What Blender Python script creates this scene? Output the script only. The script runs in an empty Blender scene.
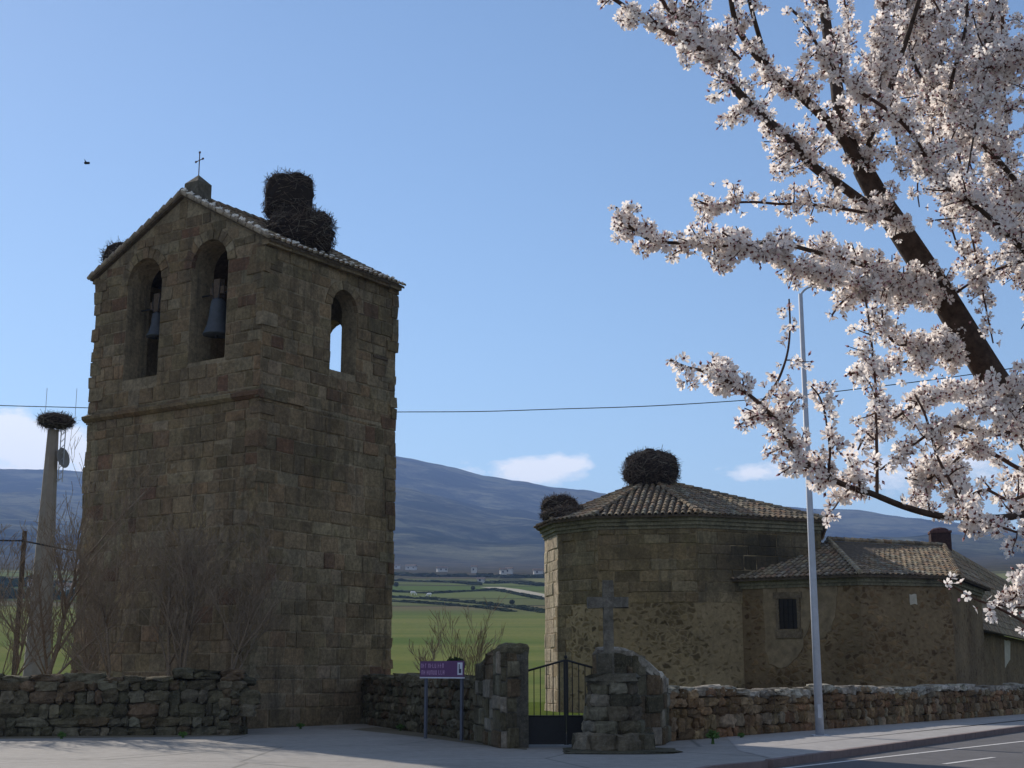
import bpy, math, random
from math import sin, cos, pi, radians, sqrt, atan2, hypot
from mathutils import Vector, Matrix, noise
random.seed(11)
R = random.random
def U(a, b): return a + (b - a) * random.random()

# ------------------------------------------------------------------ camera, light, exposure
scene = bpy.context.scene
COL = scene.collection
EYE = 1.6; FPX = 1380.0; PITCH = radians(11.8)
cam_d = bpy.data.cameras.new('camera'); cam = bpy.data.objects.new('camera', cam_d); COL.objects.link(cam)
cam.location = (0, 0, EYE); cam.rotation_euler = (radians(90) + PITCH, 0, 0)
cam_d.sensor_width = 36; cam_d.lens = FPX / 1024 * 36; cam_d.clip_start = .1; cam_d.clip_end = 30000
scene.camera = cam
SUN_EL = radians(29); SUN_AZ = atan2(-.53, .85)          # towards the sun, measured from +Y to +X
sun_dir = Vector((sin(SUN_AZ) * cos(SUN_EL), cos(SUN_AZ) * cos(SUN_EL), sin(SUN_EL)))
world = bpy.data.worlds.new('World'); scene.world = world; world.use_nodes = True
wn = world.node_tree.nodes; wl = world.node_tree.links; wn.clear()
w_out = wn.new('ShaderNodeOutputWorld'); bg = wn.new('ShaderNodeBackground'); bg.inputs[1].default_value = .090
sky = wn.new('ShaderNodeTexSky'); sky.sky_type = 'NISHITA'; sky.sun_disc = False
sky.sun_elevation = SUN_EL; sky.sun_rotation = SUN_AZ; sky.air_density = 1.05; sky.dust_density = .05; sky.ozone_density = 2.8
wl.new(bg.outputs[0], w_out.inputs[0])
# clouds: soft patches of white at some bearings low over the ridge
tc = wn.new('ShaderNodeTexCoord')
sep = wn.new('ShaderNodeSeparateXYZ'); wl.new(tc.outputs['Generated'], sep.inputs[0])
def wmath(op, a, b=None, clamp=False):
    n = wn.new('ShaderNodeMath'); n.operation = op; n.use_clamp = clamp
    for i, v in enumerate((a, b)):
        if v is None: continue
        if isinstance(v, (int, float)): n.inputs[i].default_value = v
        else: wl.new(v, n.inputs[i])
    return n.outputs[0]
az = wmath('DIVIDE', sep.outputs[0], sep.outputs[1]); el = wmath('DIVIDE', sep.outputs[2], sep.outputs[1])
nz = wn.new('ShaderNodeTexNoise'); nz.inputs['Scale'].default_value = 26; nz.inputs['Detail'].default_value = 7; nz.inputs['Roughness'].default_value = .6
mp = wn.new('ShaderNodeMapping'); mp.inputs['Scale'].default_value = (1, 1, 2.0); wl.new(tc.outputs['Generated'], mp.inputs[0]); wl.new(mp.outputs[0], nz.inputs['Vector'])
dens = None
for (cx_, cz_, sx_, sz_, amp) in ((-.375, .163, .080, .030, 1.15), (-.33, .150, .06, .022, .8), (.018, .1465, .036, .0125, 1.0), (.002, .1425, .02, .007, .7), (-.035, .152, .009, .004, .5), (-.03, .1425, .012, .006, .5), (.185, .1435, .032, .007, .65), (.30, .150, .06, .018, .45), (-.75, .15, .2, .04, 1.0), (.8, .15, .15, .03, .8)):
    dx = wmath('DIVIDE', wmath('SUBTRACT', az, cx_), sx_); dz = wmath('DIVIDE', wmath('SUBTRACT', el, cz_), sz_)
    d2 = wmath('ADD', wmath('MULTIPLY', dx, dx), wmath('MULTIPLY', dz, dz))
    m = wmath('MULTIPLY', wmath('SUBTRACT', 1.0, d2), amp)
    dens = m if dens is None else wmath('MAXIMUM', dens, m)
dens = wmath('ADD', dens, wmath('MULTIPLY', wmath('SUBTRACT', nz.outputs[0], .5), 3.8))
dens = wmath('MULTIPLY', dens, 1.5, True)
front = wmath('GREATER_THAN', sep.outputs[1], 0.05)
dens = wmath('MULTIPLY', dens, front)
nb_ = wn.new('ShaderNodeTexNoise'); nb_.inputs['Scale'].default_value = 2.2; nb_.inputs['Detail'].default_value = 6; wl.new(tc.outputs['Generated'], nb_.inputs['Vector'])
back = wmath('MULTIPLY', wmath('MULTIPLY', wmath('SUBTRACT', nb_.outputs[0], .38), 6.0, True), wmath('MULTIPLY', wmath('ADD', sep.outputs[1], .05), -6.0, True)); back = wmath('MULTIPLY', back, .42)   # unseen broken cloud, added behind the camera as neutral fill light
dens = wmath('MULTIPLY', wmath('MAXIMUM', dens, back), .93)
mixw = wn.new('ShaderNodeMix'); mixw.data_type = 'RGBA'
wl.new(dens, mixw.inputs[0]); wl.new(sky.outputs[0], mixw.inputs[6]); mixw.inputs[7].default_value = (9.8, 9.9, 10.0, 1)
wl.new(mixw.outputs[2], bg.inputs[0])
sd = bpy.data.lights.new('sun', 'SUN'); sd.energy = 3.9; sd.angle = radians(.55); sd.color = (1, .91, .80)
sun = bpy.data.objects.new('sun', sd); COL.objects.link(sun)
sun.rotation_euler = (-sun_dir).to_track_quat('-Z', 'Y').to_euler()
vs = scene.view_settings; vs.view_transform = 'Standard'; vs.look = 'None'; vs.gamma = 1; vs.use_curve_mapping = False
vs.exposure = .45
scene.cycles.max_bounces = 6; scene.cycles.volume_bounces = 0; scene.cycles.transparent_max_bounces = 8
scene.cycles.volume_step_rate = 1

# ------------------------------------------------------------------ helpers
SP, CP = sin(PITCH), cos(PITCH)
def ray(px, py):
    a = (px - 512) / FPX; t = (384 - py) / FPX
    return Vector((a, CP - SP * t, SP + CP * t))
def pt(px, py, Y):
    r = ray(px, py); return Vector((r.x / r.y * Y, Y, EYE + r.z / r.y * Y))
def gd(px, py, z=0.0):
    r = ray(px, py); k = (z - EYE) / r.z; return Vector((r.x * k, r.y * k, z))

class MB:
    def __init__(s): s.v = []; s.f = []; s.c = []; s.m = []
    def add(s, vs, fs, col=(1, 1, 1), mi=0):
        b = len(s.v); s.v.extend([tuple(p) for p in vs])
        for f in fs: s.f.append(tuple(b + i for i in f)); s.c.append(col); s.m.append(mi)
    def box(s, o, ax, ay, az_, col=(1, 1, 1), mi=0, j=0):
        o = Vector(o); P = []
        for k in range(8):
            p = o + ax * (k & 1) + ay * ((k >> 1) & 1) + az_ * ((k >> 2) & 1)
            if j: p = p + Vector((U(-j, j), U(-j, j), U(-j, j)))
            P.append(p)
        F = [(0, 2, 3, 1), (4, 5, 7, 6), (0, 1, 5, 4), (2, 6, 7, 3), (0, 4, 6, 2), (1, 3, 7, 5)]
        if ax.cross(ay).dot(az_) < 0: F = [f[::-1] for f in F]
        s.add(P, F, col, mi)
    def cbox(s, c, sx, sy, sz, rz=0, col=(1, 1, 1), mi=0):
        X = Vector((cos(rz), sin(rz), 0)) * sx; Y = Vector((-sin(rz), cos(rz), 0)) * sy; Z = Vector((0, 0, sz))
        s.box(Vector(c) - X / 2 - Y / 2, X, Y, Z, col, mi)
    def tube(s, pts, rad, n=8, col=(1, 1, 1), mi=0, cap=True):
        pts = [Vector(p) for p in pts]; k = len(pts)
        rs = rad if isinstance(rad, (list, tuple)) else [rad] * k
        V = []; prev = None
        for i, p in enumerate(pts):
            t = (pts[min(i + 1, k - 1)] - pts[max(i - 1, 0)])
            t = t.normalized() if t.length > 1e-9 else Vector((0, 0, 1))
            if prev is None:
                a = Vector((0, 0, 1)) if abs(t.z) < .9 else Vector((1, 0, 0)); x = t.cross(a).normalized()
            else:
                x = prev - t * prev.dot(t); x = x.normalized() if x.length > 1e-6 else t.orthogonal().normalized()
            prev = x; y = t.cross(x)
            for q in range(n):
                a = 2 * pi * q / n; V.append(p + (x * cos(a) + y * sin(a)) * rs[i])
        F = []
        for i in range(k - 1):
            for q in range(n):
                q2 = (q + 1) % n; F.append((i * n + q, i * n + q2, (i + 1) * n + q2, (i + 1) * n + q))
        if cap: F.append(tuple(range(n))[::-1]); F.append(tuple((k - 1) * n + q for q in range(n)))
        s.add(V, F, col, mi)
    def lathe(s, c, prof, n=20, col=(1, 1, 1), mi=0):
        V = []; c = Vector(c)
        for r, z in prof:
            for q in range(n): V.append(c + Vector((r * cos(2 * pi * q / n), r * sin(2 * pi * q / n), z)))
        F = []
        for i in range(len(prof) - 1):
            for q in range(n):
                q2 = (q + 1) % n; F.append((i * n + q, i * n + q2, (i + 1) * n + q2, (i + 1) * n + q))
        F.append(tuple(range(n))[::-1]); F.append(tuple((len(prof) - 1) * n + q for q in range(n)))
        s.add(V, F, col, mi)
    def prism(s, poly, z0, z1, col=(1, 1, 1), mi=0):
        n = len(poly)
        V = [Vector((p[0], p[1], z0)) for p in poly] + [Vector((p[0], p[1], z1)) for p in poly]
        A = sum(poly[i][0] * poly[(i + 1) % n][1] - poly[(i + 1) % n][0] * poly[i][1] for i in range(n))
        F = [tuple(range(n))[::-1], tuple(range(n, 2 * n))] + [(i, (i + 1) % n, n + (i + 1) % n, n + i) for i in range(n)]
        if A < 0: F = [f[::-1] for f in F]
        s.add(V, F, col, mi)
    def stone(s, c, hx, hy, hz, X, Y, Z=Vector((0, 0, 1)), col=(1, 1, 1), rough=.12, mi=0, rnd=.55):
        V = []; idx = {}; c = Vector(c); sd_ = Vector((U(0, 99), U(0, 99), U(0, 99)))
        N = 3
        def gp(i, j, k):
            key = (i, j, k)
            if key not in idx:
                a = Vector((i / N * 2 - 1, j / N * 2 - 1, k / N * 2 - 1))
                b = a.normalized() * 1.18; q = a.lerp(b, rnd)
                q = Vector((max(-1, min(1, q.x)), max(-1, min(1, q.y)), max(-1, min(1, q.z))))
                d = 1 + rough * (noise.noise(a * 1.3 + sd_) * 2)
                q = q * d
                idx[key] = len(V); V.append(c + X * (q.x * hx) + Y * (q.y * hy) + Z * (q.z * hz))
            return idx[key]
        F = []
        for i in range(N):
            for j in range(N):
                F.append((gp(i, j, N), gp(i + 1, j, N), gp(i + 1, j + 1, N), gp(i, j + 1, N)))
                F.append((gp(i, j, 0), gp(i, j + 1, 0), gp(i + 1, j + 1, 0), gp(i + 1, j, 0)))
                F.append((gp(i, 0, j), gp(i + 1, 0, j), gp(i + 1, 0, j + 1), gp(i, 0, j + 1)))
                F.append((gp(i, N, j), gp(i, N, j + 1), gp(i + 1, N, j + 1), gp(i + 1, N, j)))
                F.append((gp(0, i, j), gp(0, i, j + 1), gp(0, i + 1, j + 1), gp(0, i + 1, j)))
                F.append((gp(N, i, j), gp(N, i + 1, j), gp(N, i + 1, j + 1), gp(N, i, j + 1)))
        s.add(V, F, col, mi)
    def build(s, name, mat, parent=None, smooth=False, origin=None):
        me = bpy.data.meshes.new(name)
        V = s.v
        if origin is not None:
            o = Vector(origin); V = [(p[0] - o.x, p[1] - o.y, p[2] - o.z) for p in V]
        me.from_pydata(V, [], s.f)
        mats = mat if isinstance(mat, (list, tuple)) else [mat]
        for m in mats: me.materials.append(m)
        if any(s.m): me.polygons.foreach_set('material_index', s.m)
        ca = me.color_attributes.new('Col', 'FLOAT_COLOR', 'CORNER'); buf = []
        for f, c in zip(s.f, s.c): buf.extend((c[0], c[1], c[2], 1.0) * len(f))
        ca.data.foreach_set('color', buf)
        if smooth: me.polygons.foreach_set('use_smooth', [True] * len(s.f))
        me.update()
        ob = bpy.data.objects.new(name, me); COL.objects.link(ob)
        if origin is not None: ob.location = origin
        if parent is not None:
            ob.parent = parent
            if origin is None: ob.matrix_parent_inverse = Matrix.Translation(-parent.location)
            else: ob.location = Vector(origin) - parent.location
        return ob

def tag(o, label=None, cat=None, group=None, kind=None):
    if label: o['label'] = label
    if cat: o['category'] = cat
    if group: o['group'] = group
    if kind: o['kind'] = kind
    return o
def thing(name, loc, label, cat, group=None):
    o = bpy.data.objects.new(name, None); COL.objects.link(o); o.location = loc; o.empty_display_size = .3
    return tag(o, label, cat, group)
def jit(c, a, hue=.0):
    k = 1 + U(-a, a); return (max(0, c[0] * k * (1 + U(-hue, hue))), max(0, c[1] * k), max(0, c[2] * k * (1 + U(-hue, hue))))

# ------------------------------------------------------------------ materials
def newmat(name, rough=.9, spec=.2):
    m = bpy.data.materials.new(name); m.use_nodes = True; nt = m.node_tree
    b = nt.nodes['Principled BSDF']; b.inputs['Roughness'].default_value = rough; b.inputs['Specular IOR Level'].default_value = spec
    return m, nt, b
def N(nt, t, **kw):
    n = nt.nodes.new(t)
    for k, v in kw.items():
        if k.startswith('i_'):
            key = k[2:].replace('_', ' '); n.inputs[key].default_value = v
        else: setattr(n, k, v)
    return n
def texnoise(nt, vec, scale, detail=6, rough=.6, dist=0):
    n = N(nt, 'ShaderNodeTexNoise'); n.inputs['Scale'].default_value = scale; n.inputs['Detail'].default_value = detail
    n.inputs['Roughness'].default_value = rough; n.inputs['Distortion'].default_value = dist
    nt.links.new(vec, n.inputs['Vector']); return n.outputs[0]
def ramp(nt, fac, stops):
    r = N(nt, 'ShaderNodeValToRGB'); e = r.color_ramp.elements
    while len(e) < len(stops): e.new(.5)
    for x, (p, c) in zip(e, stops):
        x.position = p; x.color = (c, c, c, 1) if isinstance(c, (int, float)) else (*c, 1)
    nt.links.new(fac, r.inputs[0]); return r.outputs[0]
def mix(nt, fac, a, b, mode='MIX'):
    n = N(nt, 'ShaderNodeMix'); n.data_type = 'RGBA'; n.blend_type = mode
    for i, v in ((0, fac), (6, a), (7, b)):
        if isinstance(v, (int, float)): n.inputs[i].default_value = v
        elif isinstance(v, tuple): n.inputs[i].default_value = (*v, 1)
        else: nt.links.new(v, n.inputs[i])
    return n.outputs[2]
def coords(nt, which='Object'):
    return N(nt, 'ShaderNodeTexCoord').outputs[which]
def bump(nt, b, h, strength=.5, dist=.02):
    n = N(nt, 'ShaderNodeBump'); n.inputs['Strength'].default_value = strength; n.inputs['Distance'].default_value = dist
    nt.links.new(h, n.inputs['Height']); nt.links.new(n.outputs[0], b.inputs['Normal'])
def attr(nt):
    a = N(nt, 'ShaderNodeAttribute'); a.attribute_name = 'Col'; return a.outputs['Color']

def mat_stone(name, tint=(1, 1, 1), lich=(.30, .28, .21), dark=.5, sc=1.0):
    m, nt, b = newmat(name, .95, .1); v = coords(nt)
    c = attr(nt)
    n1 = texnoise(nt, v, 9 * sc, 8, .72); n2 = texnoise(nt, v, .45, 6, .68); n3 = texnoise(nt, v, 30 * sc, 6, .75); n5 = texnoise(nt, v, 2.2 * sc, 6, .7, .6)
    c = mix(nt, 1.0, c, ramp(nt, n1, [(.25, dark), (.45, .85), (.65, 1.3)]), 'MULTIPLY')
    c = mix(nt, 1.0, c, ramp(nt, n5, [(.30, .68), (.5, 1.0), (.7, 1.28)]), 'MULTIPLY')
    c = mix(nt, 1.0, c, ramp(nt, n2, [(.3, .7), (.7, 1.28)]), 'MULTIPLY')
    st = N(nt, 'ShaderNodeMapping'); st.inputs['Scale'].default_value = (2.2, 2.2, .16); nt.links.new(v, st.inputs[0])
    n4 = texnoise(nt, st.outputs[0], 1, 6, .7); c = mix(nt, ramp(nt, n4, [(.53, 0.0), (.66, .55)]), c, (.055, .05, .04))      # rain streaks
    f = ramp(nt, n3, [(.54, 0.0), (.66, .5)]); c = mix(nt, f, c, lich)
    n6 = texnoise(nt, v, 1.1, 7, .75); c = mix(nt, ramp(nt, n6, [(.60, 0.0), (.70, .5)]), c, (.17, .15, .06))                  # ochre lichen
    c = mix(nt, 1.0, c, tint, 'MULTIPLY')
    nt.links.new(c, b.inputs['Base Color'])
    h = N(nt, 'ShaderNodeMath', operation='ADD'); nt.links.new(n1, h.inputs[0]); nt.links.new(n3, h.inputs[1])
    bump(nt, b, h.outputs[0], .9, .05); return m
M = {}
M['stone'] = mat_stone('weathered granite')
M['apse_stone'] = mat_stone('apse ashlar')
def dark_patch(mt, centre, rad):
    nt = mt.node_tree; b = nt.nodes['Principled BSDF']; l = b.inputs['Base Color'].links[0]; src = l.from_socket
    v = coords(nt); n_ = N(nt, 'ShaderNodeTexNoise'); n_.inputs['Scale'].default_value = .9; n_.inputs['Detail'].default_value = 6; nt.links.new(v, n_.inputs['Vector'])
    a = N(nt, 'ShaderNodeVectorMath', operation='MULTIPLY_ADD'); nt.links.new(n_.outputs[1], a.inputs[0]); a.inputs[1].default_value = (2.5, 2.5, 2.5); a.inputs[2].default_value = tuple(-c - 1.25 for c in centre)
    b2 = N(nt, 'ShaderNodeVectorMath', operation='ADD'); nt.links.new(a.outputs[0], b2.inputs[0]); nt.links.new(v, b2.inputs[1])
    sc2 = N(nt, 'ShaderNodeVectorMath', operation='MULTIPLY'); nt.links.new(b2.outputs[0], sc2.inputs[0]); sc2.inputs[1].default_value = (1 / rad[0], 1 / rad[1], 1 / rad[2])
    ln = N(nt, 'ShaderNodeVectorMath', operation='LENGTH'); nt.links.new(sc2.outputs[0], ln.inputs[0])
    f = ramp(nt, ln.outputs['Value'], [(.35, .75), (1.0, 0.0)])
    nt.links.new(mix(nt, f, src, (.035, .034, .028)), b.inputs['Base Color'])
M['rubble'] = mat_stone('dry wall stone', dark=.5, sc=.8)
def mat_plain(name, col, rough=.8, spec=.2, metal=0, var=.15, sc=8, bmp=.2, useattr=False):
    m, nt, b = newmat(name, rough, spec); v = coords(nt); b.inputs['Metallic'].default_value = metal
    n1 = texnoise(nt, v, sc, 6, .65)
    c = mix(nt, 1.0, (attr(nt) if useattr else col), ramp(nt, n1, [(.3, 1 - var), (.7, 1 + var)]), 'MULTIPLY')
    nt.links.new(c, b.inputs['Base Color']); bump(nt, b, n1, bmp, .01); return m
M['tile'] = mat_plain('clay roof tile', (1, 1, 1), .95, .1, var=.45, sc=7, bmp=.4, useattr=True)
M['mortar'] = mat_plain('pale mortar', (.80, .76, .70), .95, .1, var=.1)
M['iron'] = mat_plain('black iron', (.012, .012, .013), .55, .4, var=.3, sc=20)
M['rust'] = mat_plain('rusty iron', (.10, .05, .03), .9, .1, var=.4, sc=12)
M['signpost'] = mat_plain('dull grey post', (.10, .11, .14), .6, .3, var=.1)
M['galv'] = mat_plain('galvanised steel', (.42, .45, .50), .6, .3, .0, var=.1, sc=6)
M['bronze'] = mat_plain('weathered bell bronze', (.06, .068, .08), .6, .3, .2, var=.25, sc=6)
M['wood'] = mat_plain('old dark timber', (.10, .075, .055), .9, .1, var=.4, sc=14)
M['concrete'] = mat_plain('column concrete', (.27, .235, .20), .95, .1, var=.15, sc=2)
M['dishgrey'] = mat_plain('antenna grey', (.22, .21, .2), .7, .3, var=.1)
M['stick'] = mat_plain('nest sticks', (1, 1, 1), .95, .05, var=.3, sc=30, useattr=True)
M['bark'] = mat_plain('dark almond bark', (.065, .045, .035), .9, .15, var=.5, sc=40, bmp=.6)
M['barktwig'] = mat_plain('red brown twig', (.085, .048, .036), .8, .2, var=.4, sc=60)
M['barebark'] = mat_plain('bare tree bark', (.21, .16, .11), .85, .2, var=.35, sc=25)
M['leafy'] = mat_plain('bush green', (.035, .05, .018), .9, .1, var=.4, sc=5)
M['weed'] = mat_plain('weed green', (.07, .13, .03), .8, .2, var=.3, sc=20)
M['purple'] = mat_plain('purple sign face', (.13, .055, .15), .5, .4, var=.06, sc=3, bmp=0)
M['mauve'] = mat_plain('faded sign lettering', (.50, .32, .50), .6, .3, var=.1, bmp=0)
M['signwhite'] = mat_plain('sign white', (.62, .63, .72), .5, .4, var=.05, bmp=0)
M['signdark'] = mat_plain('sign pictogram navy', (.03, .03, .07), .5, .4, var=.05, bmp=0)
M['housewhite'] = mat_plain('whitewash', (.52, .50, .46), .9, .1, var=.08, sc=.5, bmp=0)
M['houseroof'] = mat_plain('farm roof', (.17, .13, .10), .9, .1, var=.2, sc=.5, bmp=0)
M['glass'] = mat_plain('dark window', (.012, .012, .012), .3, .5, var=.1)
M['white'] = mat_plain('white coat', (.8, .78, .74), .9, .1, var=.05, bmp=0)
M['wire'] = mat_plain('wire', (.03, .03, .035), .6, .3, bmp=0)
M['feather'] = mat_plain('dark feather', (.03, .03, .03), .8, .2, bmp=0)

# church wall: rubble set in mortar with courses of squared stone
def mat_church(name, z_split, stone_a, stone_b, mort, ash, plaster=None):
    m, nt, b = newmat(name, .95, .1); v = coords(nt)
    dn = N(nt, 'ShaderNodeTexNoise'); dn.inputs['Scale'].default_value = 3.2; dn.inputs['Detail'].default_value = 6; nt.links.new(v, dn.inputs['Vector'])
    va = N(nt, 'ShaderNodeVectorMath', operation='MULTIPLY_ADD'); nt.links.new(dn.outputs[1], va.inputs[0]); va.inputs[1].default_value = (.45, .45, .45); nt.links.new(v, va.inputs[2])
    mpp = N(nt, 'ShaderNodeMapping'); mpp.inputs['Scale'].default_value = (2.9, 2.9, 4.6); nt.links.new(va.outputs[0], mpp.inputs[0])
    vo = N(nt, 'ShaderNodeTexVoronoi', feature='F1'); nt.links.new(mpp.outputs[0], vo.inputs['Vector']); vo.inputs['Scale'].default_value = 1
    ve = N(nt, 'ShaderNodeTexVoronoi', feature='DISTANCE_TO_EDGE'); nt.links.new(mpp.outputs[0], ve.inputs['Vector']); ve.inputs['Scale'].default_value = 1
    sx = N(nt, 'ShaderNodeSeparateColor'); nt.links.new(vo.outputs['Color'], sx.inputs[0])
    sc_ = mix(nt, sx.outputs[0], stone_a, stone_b)
    sc_ = mix(nt, 1.0, sc_, ramp(nt, sx.outputs[1], [(0, .55), (1, 1.3)]), 'MULTIPLY')
    big = texnoise(nt, v, .55, 4, .6)
    edge = N(nt, 'ShaderNodeMath', operation='ADD'); nt.links.new(ve.outputs[0], edge.inputs[0])
    w_ = N(nt, 'ShaderNodeMath', operation='MULTIPLY_ADD'); nt.links.new(big, w_.inputs[0]); w_.inputs[1].default_value = -.9; w_.inputs[2].default_value = .36; nt.links.new(w_.outputs[0], edge.inputs[1])
    e = ramp(nt, edge.outputs[0], [(.04, 0.0), (.22, 1.0)])
    c = mix(nt, e, mort, sc_)
    if plaster:
        pn = texnoise(nt, v, .8, 5, .6); c = mix(nt, ramp(nt, pn, [(.50, 0.0), (.56, .85)]), c, plaster)
    n1 = texnoise(nt, v, 6, 8, .7); n2 = texnoise(nt, v, .35, 5, .6)
    c = mix(nt, 1.0, c, ramp(nt, n1, [(.3, .7), (.7, 1.2)]), 'MULTIPLY'); c = mix(nt, 1.0, c, ramp(nt, n2, [(.3, .6), (.7, 1.3)]), 'MULTIPLY')
    nt.links.new(c, b.inputs['Base Color']); bump(nt, b, e, .5, .05); return m
M['church'] = mat_church('church rubble masonry', 5, (.16, .115, .058), (.26, .19, .10), (.33, .25, .145), None)
M['sacristy'] = mat_church('sacristy rubble masonry', 5, (.14, .085, .042), (.22, .145, .075), (.21, .15, .085), None, None)
M['plaster'] = mat_plain('old cream plaster', (.25, .19, .118), .95, .1, var=.4, sc=2.2, bmp=.3)
M['limewash'] = mat_plain('pale lime patch', (.5, .45, .36), .95, .1, var=.2, sc=4, bmp=.3)

# pavement
def mat_pave(name, col, sc=1.0, var=.14, cracks=True):
    m, nt, b = newmat(name, .9, .25); v = coords(nt)
    n0 = texnoise(nt, v, .35, 6, .7); n1 = texnoise(nt, v, 4, 8, .7); n2 = texnoise(nt, v, 90, 3, .6)
    c = mix(nt, 1.0, col, ramp(nt, n0, [(.3, 1 - var), (.7, 1 + var)]), 'MULTIPLY')
    c = mix(nt, 1.0, c, ramp(nt, n1, [(.3, .80), (.7, 1.15)]), 'MULTIPLY'); c = mix(nt, 1.0, c, ramp(nt, n2, [(.3, .85), (.7, 1.12)]), 'MULTIPLY')
    if cracks:
        vo = N(nt, 'ShaderNodeTexVoronoi', feature='DISTANCE_TO_EDGE'); vo.inputs['Scale'].default_value = .22; nt.links.new(v, vo.inputs['Vector'])
        c = mix(nt, ramp(nt, vo.outputs[0], [(.0, .8), (.010, 0.0)]), c, (.10, .10, .09))
    n7 = texnoise(nt, v, 1.3, 8, .8, .8); c = mix(nt, ramp(nt, n7, [(.58, 0.0), (.72, .45)]), c, (.09, .083, .07))
    n8 = texnoise(nt, v, 14, 4, .8); c = mix(nt, ramp(nt, n8, [(.68, 0.0), (.74, .5)]), c, (.07, .06, .05))
    nt.links.new(c, b.inputs['Base Color']); bump(nt, b, n2, .35, .006); return m
M['pave'] = mat_pave('plaza concrete', (.28, .262, .237))
M['walk'] = mat_pave('sidewalk slabs', (.34, .32, .30), cracks=False)
M['asphalt'] = mat_pave('road asphalt', (.105, .10, .10), cracks=False)
M['kerb'] = mat_pave('kerb stone', (.20, .15, .14), cracks=False)
M['line'] = mat_pave('road paint', (.62, .6, .57), cracks=False)
M['dirt'] = mat_pave('earth strip', (.15, .13, .09), cracks=False)

# terrain
def mat_terrain():
    m, nt, b = newmat('countryside', 1, 0); v = coords(nt)
    g = N(nt, 'ShaderNodeNewGeometry'); s = N(nt, 'ShaderNodeSeparateXYZ'); nt.links.new(v, s.inputs[0])
    ln = N(nt, 'ShaderNodeVectorMath', operation='LENGTH'); nt.links.new(v, ln.inputs[0]); D = ln.outputs['Value']
    def smooth(a, b_):
        n = N(nt, 'ShaderNodeMapRange'); n.interpolation_type = 'SMOOTHSTEP'; n.inputs[1].default_value = a; n.inputs[2].default_value = b_; nt.links.new(D, n.inputs[0]); return n.outputs[0]
    st = N(nt, 'ShaderNodeMapping'); st.inputs['Scale'].default_value = (.012, .035, .02); nt.links.new(v, st.inputs[0])
    n0 = texnoise(nt, st.outputs[0], 1, 6, .6); nf = texnoise(nt, v, 1.2, 6, .7)
    grass = mix(nt, ramp(nt, n0, [(.35, 0.0), (.62, 1.0)]), (.095, .135, .04), (.165, .175, .06))
    grass = mix(nt, 1.0, grass, ramp(nt, nf, [(.3, .8), (.7, 1.15)]), 'MULTIPLY')
    # patchwork beyond
    st2 = N(nt, 'ShaderNodeMapping'); st2.inputs['Scale'].default_value = (.0055, .013, .004); nt.links.new(v, st2.inputs[0])
    vo = N(nt, 'ShaderNodeTexVoronoi'); vo.inputs['Scale'].default_value = 1; nt.links.new(st2.outputs[0], vo.inputs['Vector'])
    ve = N(nt, 'ShaderNodeTexVoronoi', feature='DISTANCE_TO_EDGE'); ve.inputs['Scale'].default_value = 1; nt.links.new(st2.outputs[0], ve.inputs['Vector'])
    sx = N(nt, 'ShaderNodeSeparateColor'); nt.links.new(vo.outputs['Color'], sx.inputs[0])
    patch = ramp(nt, sx.outputs[0], [(0, (.07, .115, .03)), (.3, (.19, .19, .085)), (.5, (.10, .13, .045)), (.7, (.14, .12, .07)), (1, (.08, .09, .04))])
    patch = mix(nt, ramp(nt, ve.outputs[0], [(.02, .8), (.05, 0.0)]), patch, (.03, .035, .02))
    c = mix(nt, smooth(380, 460), grass, patch)
    scr = texnoise(nt, v, .03, 8, .75); scrub = ramp(nt, scr, [(.35, (.03, .032, .02)), (.55, (.075, .066, .042)), (.7, (.12, .10, .06))])
    c = mix(nt, smooth(760, 900), c, scrub)
    # mountain: dark scrub woods with clearings
    m1 = texnoise(nt, v, .0035, 9, .68, .6); m2 = texnoise(nt, v, .022, 8, .8)
    mt = mix(nt, ramp(nt, m1, [(.44, 0.0), (.58, 1.0)]), (.012, .018, .010), (.095, .095, .055))
    mt = mix(nt, 1.0, mt, ramp(nt, m2, [(.35, .3), (.65, 1.8)]), 'MULTIPLY')
    pn = texnoise(nt, v, .007, 4, .5, .3); mt = mix(nt, ramp(nt, pn, [(.60, 0.0), (.63, .7)]), mt, (.12, .125, .07))
    pd = texnoise(nt, v, .009, 3, .5); mt2 = mix(nt, ramp(nt, pd, [(.62, 0.0), (.65, .9)]), mt, (.008, .012, .010))
    mt = mix(nt, smooth(3100, 2500), mt, mt2)
    c = mix(nt, smooth(1500, 2000), c, mt)
    nt.links.new(c, b.inputs['Base Color']); return m
M['terrain'] = mat_terrain()
m, nt, b = newmat('churchyard grass', 1, 0); v = coords(nt)
c = mix(nt, ramp(nt, texnoise(nt, v, 1.5, 7, .7), [(.3, 0.0), (.7, 1.0)]), (.06, .10, .02), (.14, .17, .045)); nt.links.new(c, b.inputs['Base Color'])
bump(nt, b, texnoise(nt, v, 25, 6, .8), .8, .1); M['grass'] = m

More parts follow.
